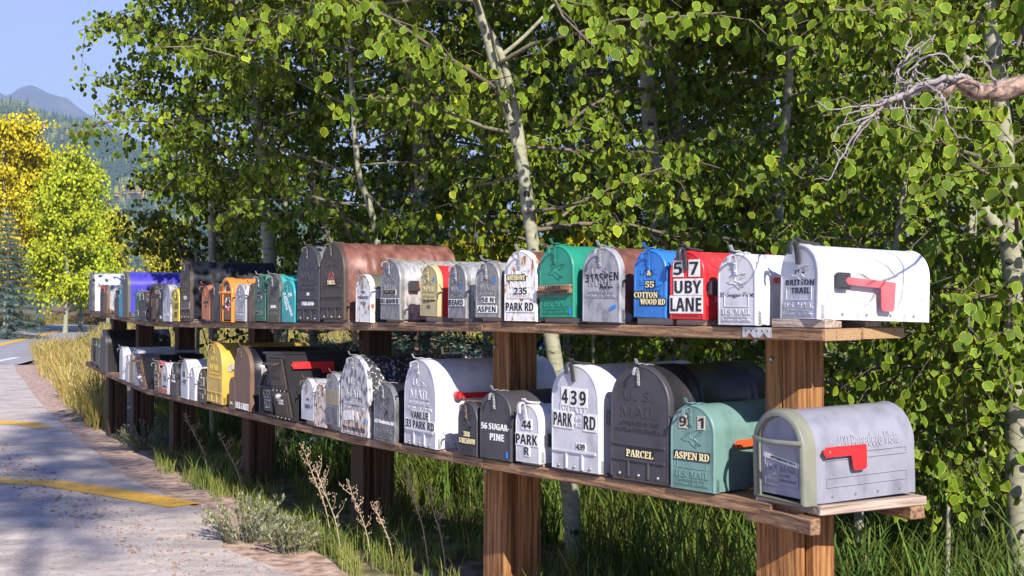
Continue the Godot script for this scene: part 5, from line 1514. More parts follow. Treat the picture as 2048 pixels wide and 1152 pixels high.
func aster_bush(at: Vector3, w: float, h: float, sd: int, label: String, flowers: int) -> void:
	var r := RandomNumberGenerator.new()
	r.seed = sd
	var o := thing("aster_bush", label, "bush", at, "small bushes along the asphalt edge")
	var st := st_new()
	var xs := []
	var cols := []
	var tips := []
	for k in int(70 * w / 0.5):
		var a := r.randf() * TAU
		var rad := w * 0.5 * sqrt(r.randf())
		var tip := Vector3(cos(a) * rad * 1.15, h * r.randf_range(0.55, 1.1) * (1.0 - 0.45 * pow(rad / (w * 0.5), 2.0)), sin(a) * rad * 1.15)
		var b0 := Vector3(cos(a), 0, sin(a)) * rad * 0.45
		var mid := b0.lerp(tip, 0.55) + Vector3(0, 0.03, 0)
		tube(st, [b0, mid, tip], [0.0022, 0.0018, 0.001], 3, false)
		tips.append(tip)
		for j in 40:
			var u := r.randf_range(0.15, 1.0)
			var p := b0.lerp(mid, u * 2.0) if u < 0.5 else mid.lerp(tip, u * 2.0 - 1.0)
			var d := Vector3(r.randf_range(-1, 1), r.randf_range(0.0, 1.3), r.randf_range(-1, 1)).normalized()
			var fb := frame_of(d)
			var ln := r.randf_range(0.016, 0.036)
			xs.append(Transform3D(Basis(fb.x * ln * 0.22, -d * ln, fb.y * ln), p))
			var v := r.randf_range(0.7, 1.25)
			cols.append(Color(0.27 * v, 0.285 * v, 0.165 * v))
	part("stems", st.commit(), M.greenstem, o).set_meta("kind", "stuff")
	multi("foliage", leaf_small, M.grass, xs, cols, o)
	for k in flowers:
		var f := st_new()
		var c: Vector3 = tips[r.randi() % tips.size()]
		for q in 8:
			var a := TAU * q / 8.0
			var d := Vector3(cos(a), 0.35, sin(a)) * 0.012
			var sd2 := Vector3(-sin(a), 0, cos(a)) * 0.0032
			tri(f, c, c + d + sd2, c + d - sd2, Vector3.UP, Vector3.UP, Vector3.UP)
		part("flower", f.commit(), M.petal, o)

func parked_car(at: Vector3, turn: float) -> void:
	var o := thing("parked_car", "blue parked car glimpsed through the aspens beyond the rack", "car", at)
	o.rotation.y = turn
	var paint := mat(lin(0.03, 0.15, 0.52), 0.25)
	var st := st_new()
	var prof := PackedVector2Array([Vector2(-2.1, 0.35), Vector2(-2.15, 0.75), Vector2(-2.0, 0.92), Vector2(-1.1, 0.98), Vector2(1.0, 1.0), Vector2(1.95, 0.92), Vector2(2.12, 0.7), Vector2(2.1, 0.35), Vector2(1.75, 0.3), Vector2(1.6, 0.5), Vector2(1.3, 0.58), Vector2(1.0, 0.5), Vector2(0.85, 0.28), Vector2(-0.85, 0.28), Vector2(-1.0, 0.5), Vector2(-1.3, 0.58), Vector2(-1.6, 0.5), Vector2(-1.75, 0.3)])
	plate(st, prof, -0.85, 0.85)
	part("body", st.commit(), paint, o)
	st = st_new()
	plate(st, PackedVector2Array([Vector2(-1.9, 0.96), Vector2(-1.45, 1.45), Vector2(0.2, 1.5), Vector2(1.05, 0.99)]), -0.72, 0.72)
	part("cabin", st.commit(), paint, o)
	for sg in [-1.0, 1.0]:
		st = st_new()
		plate(st, PackedVector2Array([Vector2(-1.65, 1.02), Vector2(-1.35, 1.38), Vector2(0.12, 1.43), Vector2(0.8, 1.02)]), sg * 0.722, sg * 0.735)
		part("side_window", st.commit(), mat(lin(0.02, 0.025, 0.03), 0.08), o)
		part("tail_light", box_mesh(Vector3(0.06, 0.16, 0.34), 0.01), M.redflag, o, Transform3D(Basis(), Vector3(-2.1, 0.78, sg * 0.62)))
		for x in [-1.3, 1.3]:
			var w := st_new()
			tube(w, [Vector3(x, 0.31, sg * 0.66), Vector3(x, 0.31, sg * 0.86)], [0.31, 0.31], 18)
			var t := part("wheel", w.commit(), M.plastic, o)
			var h := st_new()
			tube(h, [Vector3(x, 0.31, sg * 0.8), Vector3(x, 0.31, sg * 0.868)], [0.19, 0.17], 14)
			part("rim", h.commit(), M.galv, t)

# dead bough of a pine that stands just outside the picture
func dead_pine() -> void:
	var base := Vector3(2.95, 0, -4.15)
	var o := thing("pine_tree", "pine with a dead twiggy bough reaching in from the right", "tree", base)
	part("trunk", tube_mesh([Vector3(0, -0.1, 0), Vector3(0.03, 2.5, 0), Vector3(0, 6.5, 0.1)], [0.16, 0.13, 0.07], 12), M.pinebark, o)
	var at := func(px: float, py: float, d: float) -> Vector3: return Vector3((px - 1024.0) / 2400.0 * d, EYE - (py - 608.0) / 2400.0 * d, -d) - base
	var jr := RandomNumberGenerator.new()
	jr.seed = 5
	var B := func(called: String, pts: Array, r0: float, r1: float, m: Material) -> void:
		var p := smooth(pts, 4)
		for i in range(1, p.size() - 1): p[i] += Vector3(jr.randf_range(-1, 1), jr.randf_range(-1, 1), jr.randf_range(-1, 1)) * (r0 * 0.45 + 0.0015)
		var rr := []
		for i in p.size(): rr.append(lerpf(r0, r1, float(i) / (p.size() - 1)) * (1.0 + 0.12 * sin(i * 2.1)))
		part(called, tube_mesh(p, rr, 8, 0.08), m, o)
	B.call("bough", [Vector3(0.0, 2.03, 0.05), at.call(2300, 178, 3.9), at.call(2050, 180, 3.72), at.call(1960, 178, 3.66), at.call(1880, 172, 3.62)], 0.05, 0.019, M.pinebark)
	B.call("bough", [at.call(1890, 172, 3.62), at.call(1840, 176, 3.60), at.call(1815, 192, 3.58), at.call(1780, 205, 3.56)], 0.017, 0.008, M.deadwood)
	B.call("branch", [at.call(1958, 170, 3.66), at.call(1930, 155, 3.63), at.call(1880, 158, 3.58), at.call(1840, 172, 3.56), at.call(1815, 185, 3.55)], 0.010, 0.007, M.deadwood)
	B.call("branch", [Vector3(1.86, 2.05, -3.80) - base, Vector3(1.70, 2.03, -3.45) - base, Vector3(1.577, 1.99, -3.224) - base, Vector3(1.48, 1.945, -3.18) - base, Vector3(1.39, 1.905, -3.144) - base], 0.007, 0.002, M.deadwood)
	for q in [[Vector3(1.52, 1.965, -3.20), Vector3(1.47, 2.02, -3.17), Vector3(1.42, 2.03, -3.15)], [Vector3(1.48, 1.945, -3.18), Vector3(1.43, 1.88, -3.16), Vector3(1.40, 1.85, -3.15)], [Vector3(1.45, 1.93, -3.17), Vector3(1.40, 1.96, -3.14), Vector3(1.37, 1.955, -3.14)], [Vector3(1.56, 1.985, -3.22), Vector3(1.55, 2.06, -3.2), Vector3(1.50, 2.10, -3.18)], [Vector3(1.56, 1.985, -3.22), Vector3(1.56, 1.92, -3.2), Vector3(1.54, 1.86, -3.18)]]:
		B.call("twig", [q[0] - base, q[1] - base, q[2] - base], 0.0035, 0.0016, M.deadwood)
	var r := RandomNumberGenerator.new()
	r.seed = 77
	var T2 := [
		[[1812, 188], [1760, 208], [1715, 213], [1655, 218]], [[1790, 195], [1755, 205], [1725, 220], [1700, 224]], [[1785, 200], [1745, 232], [1715, 262], [1680, 320], [1658, 360]],
		[[1750, 228], [1720, 240], [1680, 253]], [[1745, 235], [1718, 270], [1693, 318]], [[1830, 178], [1812, 165], [1798, 148], [1805, 125], [1835, 100], [1872, 68]],
		[[1812, 118], [1820, 105], [1813, 92], [1826, 70]], [[1805, 132], [1840, 108], [1868, 82]], [[1820, 165], [1835, 130], [1860, 108], [1895, 112], [1918, 138]], [[1838, 128], [1832, 140], [1862, 155]],
		[[1845, 168], [1830, 145], [1840, 128]], [[1800, 190], [1812, 215], [1820, 252]], [[1880, 182], [1895, 210], [1930, 215]], [[1885, 190], [1895, 240], [1918, 275]], [[1884, 188], [1878, 225], [1868, 262]], [[1890, 195], [1905, 225]],
		[[1995, 168], [1985, 150], [1968, 118], [1950, 110]], [[1975, 125], [1990, 112]], [[1775, 208], [1790, 215], [1850, 218]], [[1765, 215], [1755, 228], [1760, 236]]]
	for q in T2:
		var pts := []
		var dd := r.randf_range(-0.03, 0.03)
		for i in q.size(): pts.append(at.call(q[i][0], q[i][1], 3.58 + dd * i + r.randf_range(-0.012, 0.012)))
		B.call("twig", pts, 0.0052 if q.size() > 3 else 0.0036, 0.0016, M.deadwood)
		for e in q.size():      # spurs and twiglets
			var o0: Vector3 = pts[e]
			var dv := Vector3(r.randf_range(-1, 1), r.randf_range(-1, 0.8), r.randf_range(-0.6, 0.6)).normalized() * r.randf_range(0.02, 0.07)
			B.call("twig", [o0, o0 + dv * 0.5 + Vector3(0, 0.004, 0), o0 + dv], 0.0024, 0.0012, M.deadwood)
	# living crown well above the picture
	var xs := []
	var cols := []
	for k in 420:
		var a := r.randf() * TAU
		var y := r.randf_range(4.3, 7.5)
		var rad := r.randf_range(0.1, 1.0) * (1.0 - (y - 4.3) / 4.2)
		var d := Vector3(cos(a), r.randf_range(-0.2, 0.3), sin(a)).normalized()
		var fb := frame_of(d)
		xs.append(Transform3D(Basis(fb.x * 0.35, fb.y * 0.35, fb.z * 0.35), Vector3(cos(a) * rad, y, sin(a) * rad)))
		cols.append(Color(0.05, 0.09, 0.03))
	multi("crown", spray, M.needle, xs, cols, o)

func forest() -> void:
	var g := "aspens behind the mailboxes"
	# main aspen behind the white 439 box
	var P := func(d: float, q: Array) -> Array:
		var b := Vector3((q[0][0] - 1024.0) / 2400.0 * d, 0.0, -d)
		var out := []
		for p in q: out.append(Vector3((p[0] - 1024.0) / 2400.0 * d, EYE - (p[1] - 608.0) / 2400.0 * d, -d) - b)
		return [b, out]
	var a: Array = P.call(6.3, [[1152, 1200], [1138, 950], [1110, 720], [1068, 500], [1045, 330], [1025, 250], [990, 130], [955, 0], [900, -220], [850, -560]])
	var f1: Array = P.call(6.3, [[1152, 1200], [1047, 330], [1035, 240], [1003, 110], [960, 20], [930, -120], [915, -300]])
	f1[1].pop_front()
	var f2: Array = P.call(6.3, [[1152, 1200], [1003, 110], [1050, 70], [1110, 5], [1180, -90]])
	f2[1].pop_front()
	aspen("pale slender aspen with forked trunk rising behind the white 439 box", a[0], a[1], {r0 = 0.050, r1 = 0.012, y0 = 1.6, y1 = 6.2, top = 6.6, reach = 1.4, limbs = 44, twigs = 9, per = 17, size = 0.052, seed = 21, over = 34, scars = 9, singles = 300, forks = [[f1[1], 0.026, 0.008], [f2[1], 0.013, 0.006]], toward = Vector3(-0.2, 0, 0.15), yellow = 0.8, stub = true})
	a = P.call(5.3, [[2040, 1260], [2035, 900], [2030, 600], [2022, 480], [2010, 300], [1995, 130], [1978, 20], [1960, -200], [1950, -500]])
	f1 = P.call(5.3, [[2040, 1260], [2020, 490], [1985, 440], [1955, 395], [1900, 290], [1860, 250], [1815, 195], [1760, 60]])
	f1[1].pop_front()
	aspen("thick pale aspen trunk at the right edge of the picture", a[0], a[1], {r0 = 0.062, r1 = 0.02, y0 = 0.85, y1 = 5.6, top = 6.0, reach = 1.05, limbs = 46, twigs = 9, per = 16, size = 0.050, seed = 22, over = 16, scars = 5, singles = 300, forks = [[f1[1], 0.034, 0.004]], toward = Vector3(-0.75, 0, -0.1), yellow = 0.6})
	a = P.call(5.75, [[1728, 1240], [1722, 1120], [1716, 1040], [1724, 900], [1755, 700], [1790, 500], [1810, 350], [1800, 120], [1790, -200]])
	aspen("thin white aspen stem rising behind the large grey box", a[0], a[1], {r0 = 0.030, r1 = 0.008, y0 = 0.5, y1 = 4.4, top = 4.8, reach = 0.85, limbs = 40, twigs = 9, per = 14, size = 0.050, seed = 23, scars = 3, singles = 300, toward = Vector3(0.15, 0, 0.1), yellow = 0.7})
	a = P.call(7.6, [[1345, 1080], [1335, 720], [1325, 600], [1318, 420], [1300, 250], [1290, 60], [1280, -200], [1270, -500]])
	aspen("straight aspen trunk seen above the blue box", a[0], a[1], {r0 = 0.066, r1 = 0.03, y0 = 1.3, y1 = 6.6, top = 7.0, reach = 1.45, limbs = 44, twigs = 9, per = 18, size = 0.050, seed = 24, over = 34, scars = 4, singles = 200, toward = Vector3(0.1, 0, 0.35), yellow = 0.7})
	a = P.call(8.2, [[1385, 1060], [1378, 700], [1362, 480], [1352, 330], [1345, 100], [1335, -250]])
	aspen("aspen trunk just right of the straight one, above the red box", a[0], a[1], {r0 = 0.060, r1 = 0.03, y0 = 1.2, y1 = 6.6, top = 7.0, reach = 1.4, limbs = 40, twigs = 9, per = 18, size = 0.050, seed = 25, over = 34, toward = Vector3(0.3, 0, 0.1)})
	a = P.call(7.2, [[1560, 1100], [1548, 700], [1560, 400], [1580, 150], [1590, -100], [1600, -500]])
	aspen("leafy aspen behind the upper boxes, right of the pair of trunks", a[0], a[1], {r0 = 0.035, r1 = 0.012, y0 = 1.1, y1 = 6.0, top = 6.4, reach = 1.3, limbs = 44, twigs = 9, per = 17, size = 0.050, seed = 26, over = 34, singles = 150, toward = Vector3(0.0, 0, 0.2), yellow = 0.7})
	a = P.call(8.6, [[760, 1000], [765, 640], [752, 470], [735, 400], [715, 330], [700, 100], [690, -300]])
	aspen("slender leaning aspen behind the copper-brown parcel box", a[0], a[1], {r0 = 0.032, r1 = 0.012, y0 = 1.3, y1 = 6.6, top = 7.0, reach = 1.5, limbs = 48, twigs = 9, per = 18, size = 0.048, seed = 27, over = 34, singles = 150, toward = Vector3(-0.2, 0, 0.2), yellow = 0.7})
	a = P.call(11.0, [[860, 930], [855, 500], [850, 330], [845, 200], [815, 90], [790, 20], [770, -200]])
	aspen("stout bluish-white aspen trunk high behind the leaves", a[0], a[1], {r0 = 0.13, r1 = 0.06, y0 = 1.4, y1 = 7.0, top = 7.4, reach = 1.7, limbs = 40, twigs = 9, per = 18, size = 0.05, seed = 28, over = 30})
	a = P.call(10.2, [[560, 930], [545, 600], [520, 300], [480, 60], [465, -100], [450, -500]])
	aspen("broad aspen at the left edge of the wood, sky behind its crown", a[0], a[1], {r0 = 0.07, r1 = 0.02, y0 = 2.0, y1 = 6.2, top = 6.6, reach = 1.55, limbs = 66, twigs = 10, per = 18, size = 0.050, seed = 29, singles = 120, toward = Vector3(-0.22, 0, -0.08), yellow = 0.8})
	a = P.call(11.6, [[430, 900], [425, 600], [420, 300], [400, 80], [380, -250]])
	aspen("aspen behind the broad left one, its twigs hanging over the far boxes", a[0], a[1], {r0 = 0.05, r1 = 0.015, y0 = 2.35, y1 = 5.0, reach = 1.25, limbs = 44, twigs = 9, per = 18, size = 0.050, seed = 30, toward = Vector3(0.05, 0, -0.15), yellow = 0.8})
	a = P.call(13.6, [[392, 850], [396, 600], [388, 450], [380, 330]])
	aspen("low olive-brown aspen hanging over the far boxes at left", a[0], a[1], {r0 = 0.03, r1 = 0.01, y0 = 1.5, y1 = 2.8, reach = 1.05, limbs = 26, twigs = 9, per = 16, size = 0.052, seed = 31, tint = Color(1.15, 0.9, 0.9)})
	# deeper rows, filling the wood
	var r := RandomNumberGenerator.new()
	r.seed = 101
	var k := 0
	for q in [[12.6, 640], [12.0, 980], [10.4, 1140], [13.0, 1260], [10.2, 1480], [12.4, 1650], [9.4, 1760], [9.6, 1960], [12.2, 1880], [14.5, 760], [15.0, 1050], [15.5, 1420], [15.0, 1780], [13.2, 2080], [16.5, 560]]:
		a = P.call(q[0], [[q[1], 608.0 + 1.37 * 2400.0 / q[0] + 10.0], [q[1] + r.randf_range(-20, 20), 500], [q[1] + r.randf_range(-30, 30), 150], [q[1] + r.randf_range(-40, 40), -300], [q[1] + r.randf_range(-40, 40), -700]])
		var deep: Array = ["in the back row left of the copper-brown box", "in the back row behind the small galvanised boxes", "close behind the green and Aspen Ave boxes", "in the back row behind the blue box", "behind the gap between red and white boxes", "in the back row above the near white box", "just right of the near white box", "at the right edge behind the thick trunk", "in the back row behind the dead bough", "in the last row, left of centre", "in the last row, centre", "in the last row, right of centre", "in the last row, far right", "beyond the right frame edge", "in the last row behind the left crown"]
		aspen("leafy aspen %s" % deep[k], a[0], a[1], {r0 = 0.06, r1 = 0.015, y0 = 0.75, y1 = 5.2 + 0.1 * q[0], reach = 1.75, limbs = 44, twigs = 8, per = 18, size = 0.060, seed = 200 + k, twig = 1.2, bark = "bark" if k % 3 else "oldbark", yellow = 0.9, tint = Color(0.95, 1.0, 0.95)})
		k += 1
	# yellow saplings
	for q in [[8.3, 985, "low yellow sapling just above the galvanised boxes"], [8.0, 1180, "low yellow sapling behind the green and brown boxes"], [10.5, 1690, "yellowing sapling far behind the near white box"]]:
		a = P.call(q[0], [[q[1], 608.0 + 1.37 * 2400.0 / q[0]], [q[1] + 6, 640], [q[1] - 10, 500], [q[1] - 15, 430]])
		aspen(q[2], a[0], a[1], {r0 = 0.012, r1 = 0.004, y0 = 1.2, y1 = 1.95, reach = 0.42, limbs = 9, twigs = 4, per = 8, size = 0.062, seed = 300 + k, tint = Color(2.9, 1.75, 0.55), name = "aspen_sapling", group = "yellow aspen saplings"})
		k += 1
	# low leafy growth by the grey box and under the shelf
	for q in [[5.6, 1890, 0.95, "leafy aspen sucker right of the large grey box"], [6.4, 1780, 0.8, "low aspen sucker below and behind the large grey box"], [6.6, 1960, 1.2, "leafy aspen sucker before the bare patch at right"], [7.4, 1690, 1.0, "aspen sucker seen between the two shelves at right"], [8.0, 1450, 0.8, "aspen sucker low behind the charcoal box"], [8.8, 1220, 0.9, "aspen sucker low behind the 439 box"]]:
		a = P.call(q[0], [[q[1], 608.0 + 1.37 * 2400.0 / q[0]], [q[1] + 8, 800], [q[1] - 12, 600], [q[1] - 6, 420]])
		aspen(q[3], a[0], a[1], {r0 = 0.014, r1 = 0.004, y0 = 0.35, y1 = 1.7, reach = 0.5 * q[2], limbs = 16, twigs = 5, per = 8, size = 0.058, seed = 400 + k, name = "aspen_sapling", group = "green aspen suckers", singles = 60 if q[0] < 6.7 else 0, yellow = 0.5})
		k += 1
	spruce("blue-green spruce glimpsed between the shelves left of centre", Vector3(-0.85, 0, -10.2), 2.4, 1.0, Color(0.09, 0.17, 0.14), 51, "conifers in the wood", 1.0, 0.7)
	spruce("dark spruce standing deep in the wood left of centre", Vector3(-1.6, 0, -18.0), 11.0, 2.4, Color(0.035, 0.065, 0.035), 52, "conifers in the wood", 1.0, 1.3)
	spruce("dark spruce standing deep in the wood near the middle", Vector3(1.3, 0, -19.0), 12.0, 2.6, Color(0.035, 0.06, 0.03), 53, "conifers in the wood", 1.0, 1.3)
	spruce("dark spruce standing deep in the wood at right", Vector3(4.4, 0, -18.5), 12.0, 2.7, Color(0.035, 0.06, 0.03), 54, "conifers in the wood", 1.0, 1.3)
	spruce("dark spruce standing deep in the wood at far right", Vector3(8.2, 0, -20.5), 12.0, 2.8, Color(0.035, 0.06, 0.03), 55, "conifers in the wood", 1.0, 1.3)

func far_left() -> void:
	var k := 0
	for q in [[58, 10, 10.6, "tall golden aspen at the left edge across the road"], [60, 75, 9.4, "golden-green aspen second from the left across the road"], [56, 130, 8.0, "yellow-green aspen nearest the road bend"], [62, 160, 8.2, "yellow-green aspen at the right of the roadside clump"], [66, 40, 10.0, "golden aspen behind the roadside clump"], [64, -60, 11.0, "golden aspen just outside the left edge"], [75, 215, 7.0, "yellow aspen behind the far mailboxes"], [90, 330, 7.5, "yellow aspen far behind the left crown"]]:
		var d: float = q[0]
		var x: float = (q[1] - 1024.0) / 2400.0 * d
		var h: float = q[2]
		var tn: Color = [Color(2.7, 1.7, 0.7), Color(2.3, 1.7, 0.8), Color(1.9, 1.7, 0.9), Color(1.6, 1.6, 0.9), Color(2.7, 1.7, 0.7), Color(2.7, 1.7, 0.7), Color(2.2, 1.6, 0.8), Color(2.3, 1.6, 0.8)][k]
		aspen(q[3], Vector3(x, ground_y(x, -d), -d), [Vector3(0, -0.2, 0), Vector3(0.1, h * 0.35, 0), Vector3(-0.1, h * 0.7, 0), Vector3(0, h, 0)], {r0 = 0.13, r1 = 0.02, y0 = h * 0.2, y1 = h * 0.97, reach = h * 0.20, limbs = 54, twigs = 11, per = 20, size = 0.14, twig = 3.0, seed = 500 + k, tint = tn, mesh = leaf_small_g, group = "roadside aspens across the road", yellow = 0.5})
		k += 1
	spruce("blue spruce at the left edge across the road", Vector3(-19.75, 0, -47.0), 5.1, 1.5, Color(0.13, 0.21, 0.19), 61, "conifers across the road", 1.6, 0.75)
	spruce("reddish dying conifer above the roadside aspens", Vector3(-31.5, 0, -88.0), 12.6, 2.2, Color(0.17, 0.09, 0.045), 62, "conifers across the road", 0.8, 1.4)
	spruce("dark conifer behind the far mailboxes", Vector3(-27.0, 0, -80.0), 8.6, 2.4, Color(0.05, 0.085, 0.04), 63, "conifers across the road", 0.9, 1.4)
	spruce("dark conifer right of the reddish one, behind the left crown", Vector3(-26.5, 0, -92.0), 9.5, 2.6, Color(0.05, 0.085, 0.045), 64, "conifers across the road", 0.9, 1.4)
	spruce("dark conifer farther right behind the left crown", Vector3(-22.0, 0, -90.0), 9.0, 2.6, Color(0.05, 0.085, 0.045), 65, "conifers across the road", 0.9, 1.4)

var leaf_small_g: ArrayMesh

func _ready() -> void:
	# camera
	var cam := Camera3D.new()
	cam.name = "camera"
	cam.fov = rad_to_deg(2.0 * atan(576.0 / 2400.0))
	cam.near = 0.05
	cam.far = 12000.0
	cam.position = Vector3(0, EYE, 0)
	cam.rotation.x = atan(32.0 / 2400.0)
	add_child(cam)
	cam.current = true
	# sky
	var env := Environment.new()
	env.background_mode = Environment.BG_SKY
	var sm := ProceduralSkyMaterial.new()
	sm.sky_top_color = Color(0.20, 0.36, 0.70)
	sm.sky_horizon_color = Color(0.78, 0.85, 0.95)
	sm.sky_curve = 0.19
	sm.ground_bottom_color = Color(0.30, 0.28, 0.22)
	sm.ground_horizon_color = Color(0.52, 0.55, 0.55)
	sm.sky_energy_multiplier = 1.0
	var sky := Sky.new()
	sky.sky_material = sm
	env.sky = sky
	env.tonemap_mode = Environment.TONE_MAPPER_LINEAR
	env.tonemap_exposure = 1.85
	env.sdfgi_enabled = true
	env.ssao_enabled = true
	env.ssil_enabled = true
	env.fog_enabled = true
	env.fog_density = 0.0002
	env.fog_light_color = Color(0.72, 0.82, 0.95)
	var we := WorldEnvironment.new()
	we.name = "world"
	we.environment = env
	add_child(we)
	# sun, behind the camera and to the right
	sun_to = Vector3(0.33 * cos(deg_to_rad(32.0)), sin(deg_to_rad(32.0)), 0.944 * cos(deg_to_rad(32.0))).normalized()
	var sun := DirectionalLight3D.new()
	sun.name = "sun"
	sun.light_energy = 1.6
	sun.light_color = Color(1.0, 0.965, 0.91)
	sun.light_angular_distance = 0.5
	sun.shadow_enabled = true
	add_child(sun)
	sun.look_at_from_position(sun_to * 30.0, Vector3.ZERO, Vector3.UP)

	rng.seed = 12
	relief.seed = 8
	relief.frequency = 0.02
	turf_noise.seed = 6
	turf_noise.frequency = 0.02
	for i in KNOT.size() - 1: cum.append(cum[i] + KNOT[i].distance_to(KNOT[i + 1]))
	make_materials()
	leaf_mesh = make_leaf(Color(0.22, 0.255, 0.02), Color(0.086, 0.148, 0.015))
	leaf_small = plain_leaf()
	leaf_small_g = make_leaf(Color(0.19, 0.215, 0.028), Color(0.135, 0.20, 0.022), 6)
	spray = make_spray()

	land()
	var far_m := mat(lin(0.085, 0.075, 0.07), 0.95, 0.0, noise_tex(71, 0.02, 5, [[0.0, Color(0.55, 0.6, 0.6)], [0.62, Color(0.8, 0.85, 0.8)], [0.72, Color(1.6, 1.35, 1.25)], [1.0, Color(1.7, 1.5, 1.4)]], 256), Vector3(0.0016, 0.0016, 0.0016), true)
	var hill_m := mat(lin(0.07, 0.075, 0.04), 0.95, 0.0, T.weather, Vector3(0.004, 0.004, 0.004), true)
	ridge("mountain", 3900.0, 1500.0, [Vector2(-4200, 600), Vector2(-2400, 840), Vector2(-2150, 880), Vector2(-2105, 845), Vector2(-2050, 905), Vector2(-1990, 890), Vector2(-1746, 800), Vector2(-1450, 640), Vector2(-900, 380), Vector2(0, 200), Vector2(2600, 260)], far_m, 0.22, 5)
	var G := ridge("wooded_hill", 1000.0, 1100.0, [Vector2(-1600, 320), Vector2(-860, 275), Vector2(-700, 278), Vector2(-634, 264), Vector2(-573, 238), Vector2(-512, 208), Vector2(-400, 155), Vector2(-200, 100), Vector2(600, 60)], hill_m, 0.3, 9)
	hillside_wood("hillside_forest", "dark conifers and yellow aspens covering the near hill", G, 26000, 12.0, 19.0, 4, 29)
	rack()
	for c in upper_row(): mailbox(c, true)
	for c in lower_row(): mailbox(c, false)
	forest()
	dead_pine()
	far_left()
	parked_car(Vector3(2.1, 0, -21.0), deg_to_rad(60.0))
	# grass
	var blades := tuft(1, 13, 0.16, 0.012)
	var fine := tuft(2, 18, 0.22, 0.012)
	var coarse := tuft(3, 10, 0.25, 0.02)
	meadow("tall_grass", "tall green grass under and behind the mailbox rack", PackedVector2Array([Vector2(1.9, 3.9), Vector2(0.85, 4.6), Vector2(0.25, 6.1), Vector2(0.0, 7.2), Vector2(-1.5, 8.8), Vector2(-2.4, 10.6), Vector2(-3.6, 13.0), Vector2(-4.6, 15.0), Vector2(-3.0, 16.0), Vector2(3.0, 14.0), Vector2(5.5, 12.0), Vector2(4.5, 6.0)]), 58.0, blades, 0.22, 0.55, Color(0.055, 0.12, 0.022), Color(0.11, 0.17, 0.03), 11, 0.3)
	meadow("lawn_grass", "short bright green grass at the foot of the posts", PackedVector2Array([Vector2(1.3, 4.2), Vector2(0.2, 4.9), Vector2(-0.75, 6.2), Vector2(-1.35, 7.2), Vector2(-2.2, 8.8), Vector2(-3.3, 11.0), Vector2(-2.2, 11.0), Vector2(2.2, 8.0), Vector2(2.4, 5.0)]), 120.0, fine, 0.06, 0.16, Color(0.12, 0.20, 0.03), Color(0.21, 0.24, 0.06), 12, 0.2)
	meadow("meadow_grass", "knee-high mixed grass between the lawn strip and the tall grass", PackedVector2Array([Vector2(1.0, 4.4), Vector2(0.1, 5.5), Vector2(-0.55, 6.6), Vector2(-1.7, 8.6), Vector2(-2.7, 10.4), Vector2(-4.0, 12.9), Vector2(-3.0, 13.4), Vector2(-1.0, 9.4), Vector2(0.6, 7.4), Vector2(1.2, 5.2)]), 48.0, blades, 0.12, 0.30, Color(0.085, 0.15, 0.025), Color(0.17, 0.20, 0.05), 17, 0.6)
	meadow("dry_grass", "dry straw-coloured grass along the far edge of the pullout", PackedVector2Array([Vector2(-4.4, 12.9), Vector2(-4.75, 13.3), Vector2(-5.0, 14.0), Vector2(-6.6, 17.6), Vector2(-8.2, 21.4), Vector2(-9.2, 23.4), Vector2(-11.2, 28.4), Vector2(-13.6, 34.0), Vector2(-12.0, 36.0), Vector2(-9.0, 26.0), Vector2(-6.0, 18.0), Vector2(-4.9, 14.4), Vector2(-4.5, 13.2)]), 40.0, blades, 0.28, 0.62, Color(0.60, 0.46, 0.20), Color(0.30, 0.29, 0.08), 13)
	meadow("edge_grass", "yellowing tufts along the edge of the asphalt", PackedVector2Array([Vector2(0.4, 4.75), Vector2(-0.72, 5.95), Vector2(-1.1, 6.55), Vector2(-1.5, 7.4), Vector2(-2.3, 8.75), Vector2(-3.1, 10.3), Vector2(-2.9, 10.5), Vector2(-2.0, 8.95), Vector2(-1.2, 7.4), Vector2(-0.5, 6.2), Vector2(0.6, 4.9)]), 70.0, fine, 0.08, 0.26, Color(0.22, 0.22, 0.06), Color(0.14, 0.19, 0.04), 14, 0.5)
	meadow("roadside_grass", "dry grass verge below the roadside aspens", PackedVector2Array([Vector2(-34, 46), Vector2(-24.6, 52), Vector2(-24.9, 57), Vector2(-31.0, 80.0), Vector2(-34, 104), Vector2(-60, 110), Vector2(-60, 46)]), 2.2, coarse, 0.4, 0.8, Color(0.32, 0.27, 0.09), Color(0.20, 0.22, 0.05), 15)
	meadow("verge_grass", "grassy patch between pullout and road bend", PackedVector2Array([Vector2(-13.0, 36.0), Vector2(-19.0, 55.0), Vector2(-25.0, 78.0), Vector2(-27.5, 100.0), Vector2(-10, 100), Vector2(0, 40), Vector2(-8, 28)]), 5.0, coarse, 0.4, 0.8, Color(0.36, 0.30, 0.12), Color(0.24, 0.23, 0.07), 16)
	aster_bush(Vector3(-1.53, 0.0, -6.95), 0.52, 0.30, 71, "silvery aster bush with tiny lilac flowers at the asphalt edge", 26)
	aster_bush(Vector3(-1.22, 0.0, -6.62), 0.34, 0.22, 72, "smaller silvery bush right beside the flowering aster bush", 8)
	aster_bush(Vector3(-3.45, 0.0, -11.3), 0.6, 0.28, 73, "grey-green bush at the far asphalt edge by the first posts", 10)
	var w := 0
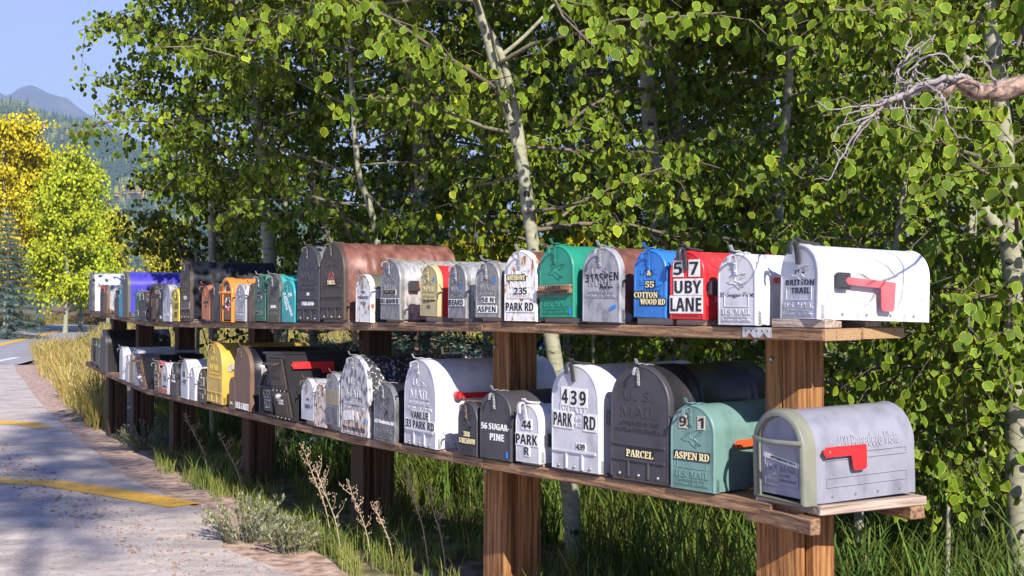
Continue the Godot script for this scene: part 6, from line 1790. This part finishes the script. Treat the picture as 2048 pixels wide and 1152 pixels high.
	for q in [[-1.0, 6.7, 0.55, -0.16, "tallest dry weed stalk left of the slotted post"], [-0.93, 6.55, 0.46, -0.14, "second dry weed stalk left of the slotted post"], [-0.75, 6.4, 0.40, -0.12, "dry weed stalk crossing the foot of the dark slotted post"], [-0.62, 6.3, 0.30, -0.10, "short dry weed by the dark slotted post"], [-0.42, 6.1, 0.52, -0.12, "tall branching dry weed in the open gap of the rack"], [-0.33, 6.05, 0.44, -0.10, "dry weed right of the tall branching one"], [0.02, 5.75, 0.22, -0.05, "short dry weed at the foot of the bolted post"], [-0.05, 5.9, 0.26, -0.08, "dry weed left of the bolted post's foot"], [-1.9, 8.5, 0.42, -0.16, "thin dry weed by the third post"], [-2.3, 9.2, 0.5, -0.2, "thin dry weed leaning over the asphalt edge"]]:
		stalk_weed(Vector3(q[0], 0.02, -q[1]), q[2], Vector3(q[3], 0, 0.02), 800 + w, q[4])
		w += 1
	# pebbles along the asphalt edge
	var st := st_new()
	ball(st, Vector3.ZERO, Vector3(1.0, 0.6, 0.8), 6, 4)
	var xs := []
	var cols := []
	var r := RandomNumberGenerator.new()
	r.seed = 31
	for i in 1500:
		var s := r.randf_range(0.2, 10.0)
		var p := on_line(s) + line_basis(s).z * (0.45 + 0.30 * s / 4.0 + r.randf_range(-0.3, 0.2))
		var sz := 0.003 + 0.016 * pow(r.randf(), 4.0)
		xs.append(Transform3D(Basis(Vector3.UP, r.randf() * TAU).scaled(Vector3(sz, sz, sz)), Vector3(p.x, 0.012, p.z)))
		cols.append(Color(1, 1, 1))
	var pb := multi("pebbles", st.commit(), M.rock, xs, cols, self)
	pb.set_meta("label", "small pinkish stones along the asphalt edge")
	pb.set_meta("category", "gravel")
	# tall pine behind the camera whose shade falls on the pullout and the far boxes
	spruce("tall pine standing behind the viewer, shading the pullout", Vector3(2.7, 0, 8.7), 16.0, 2.6, Color(0.05, 0.09, 0.04), 91, "trees behind the viewer", 0.9, 1.3, 0.68, "roadside_pine", 0.3)
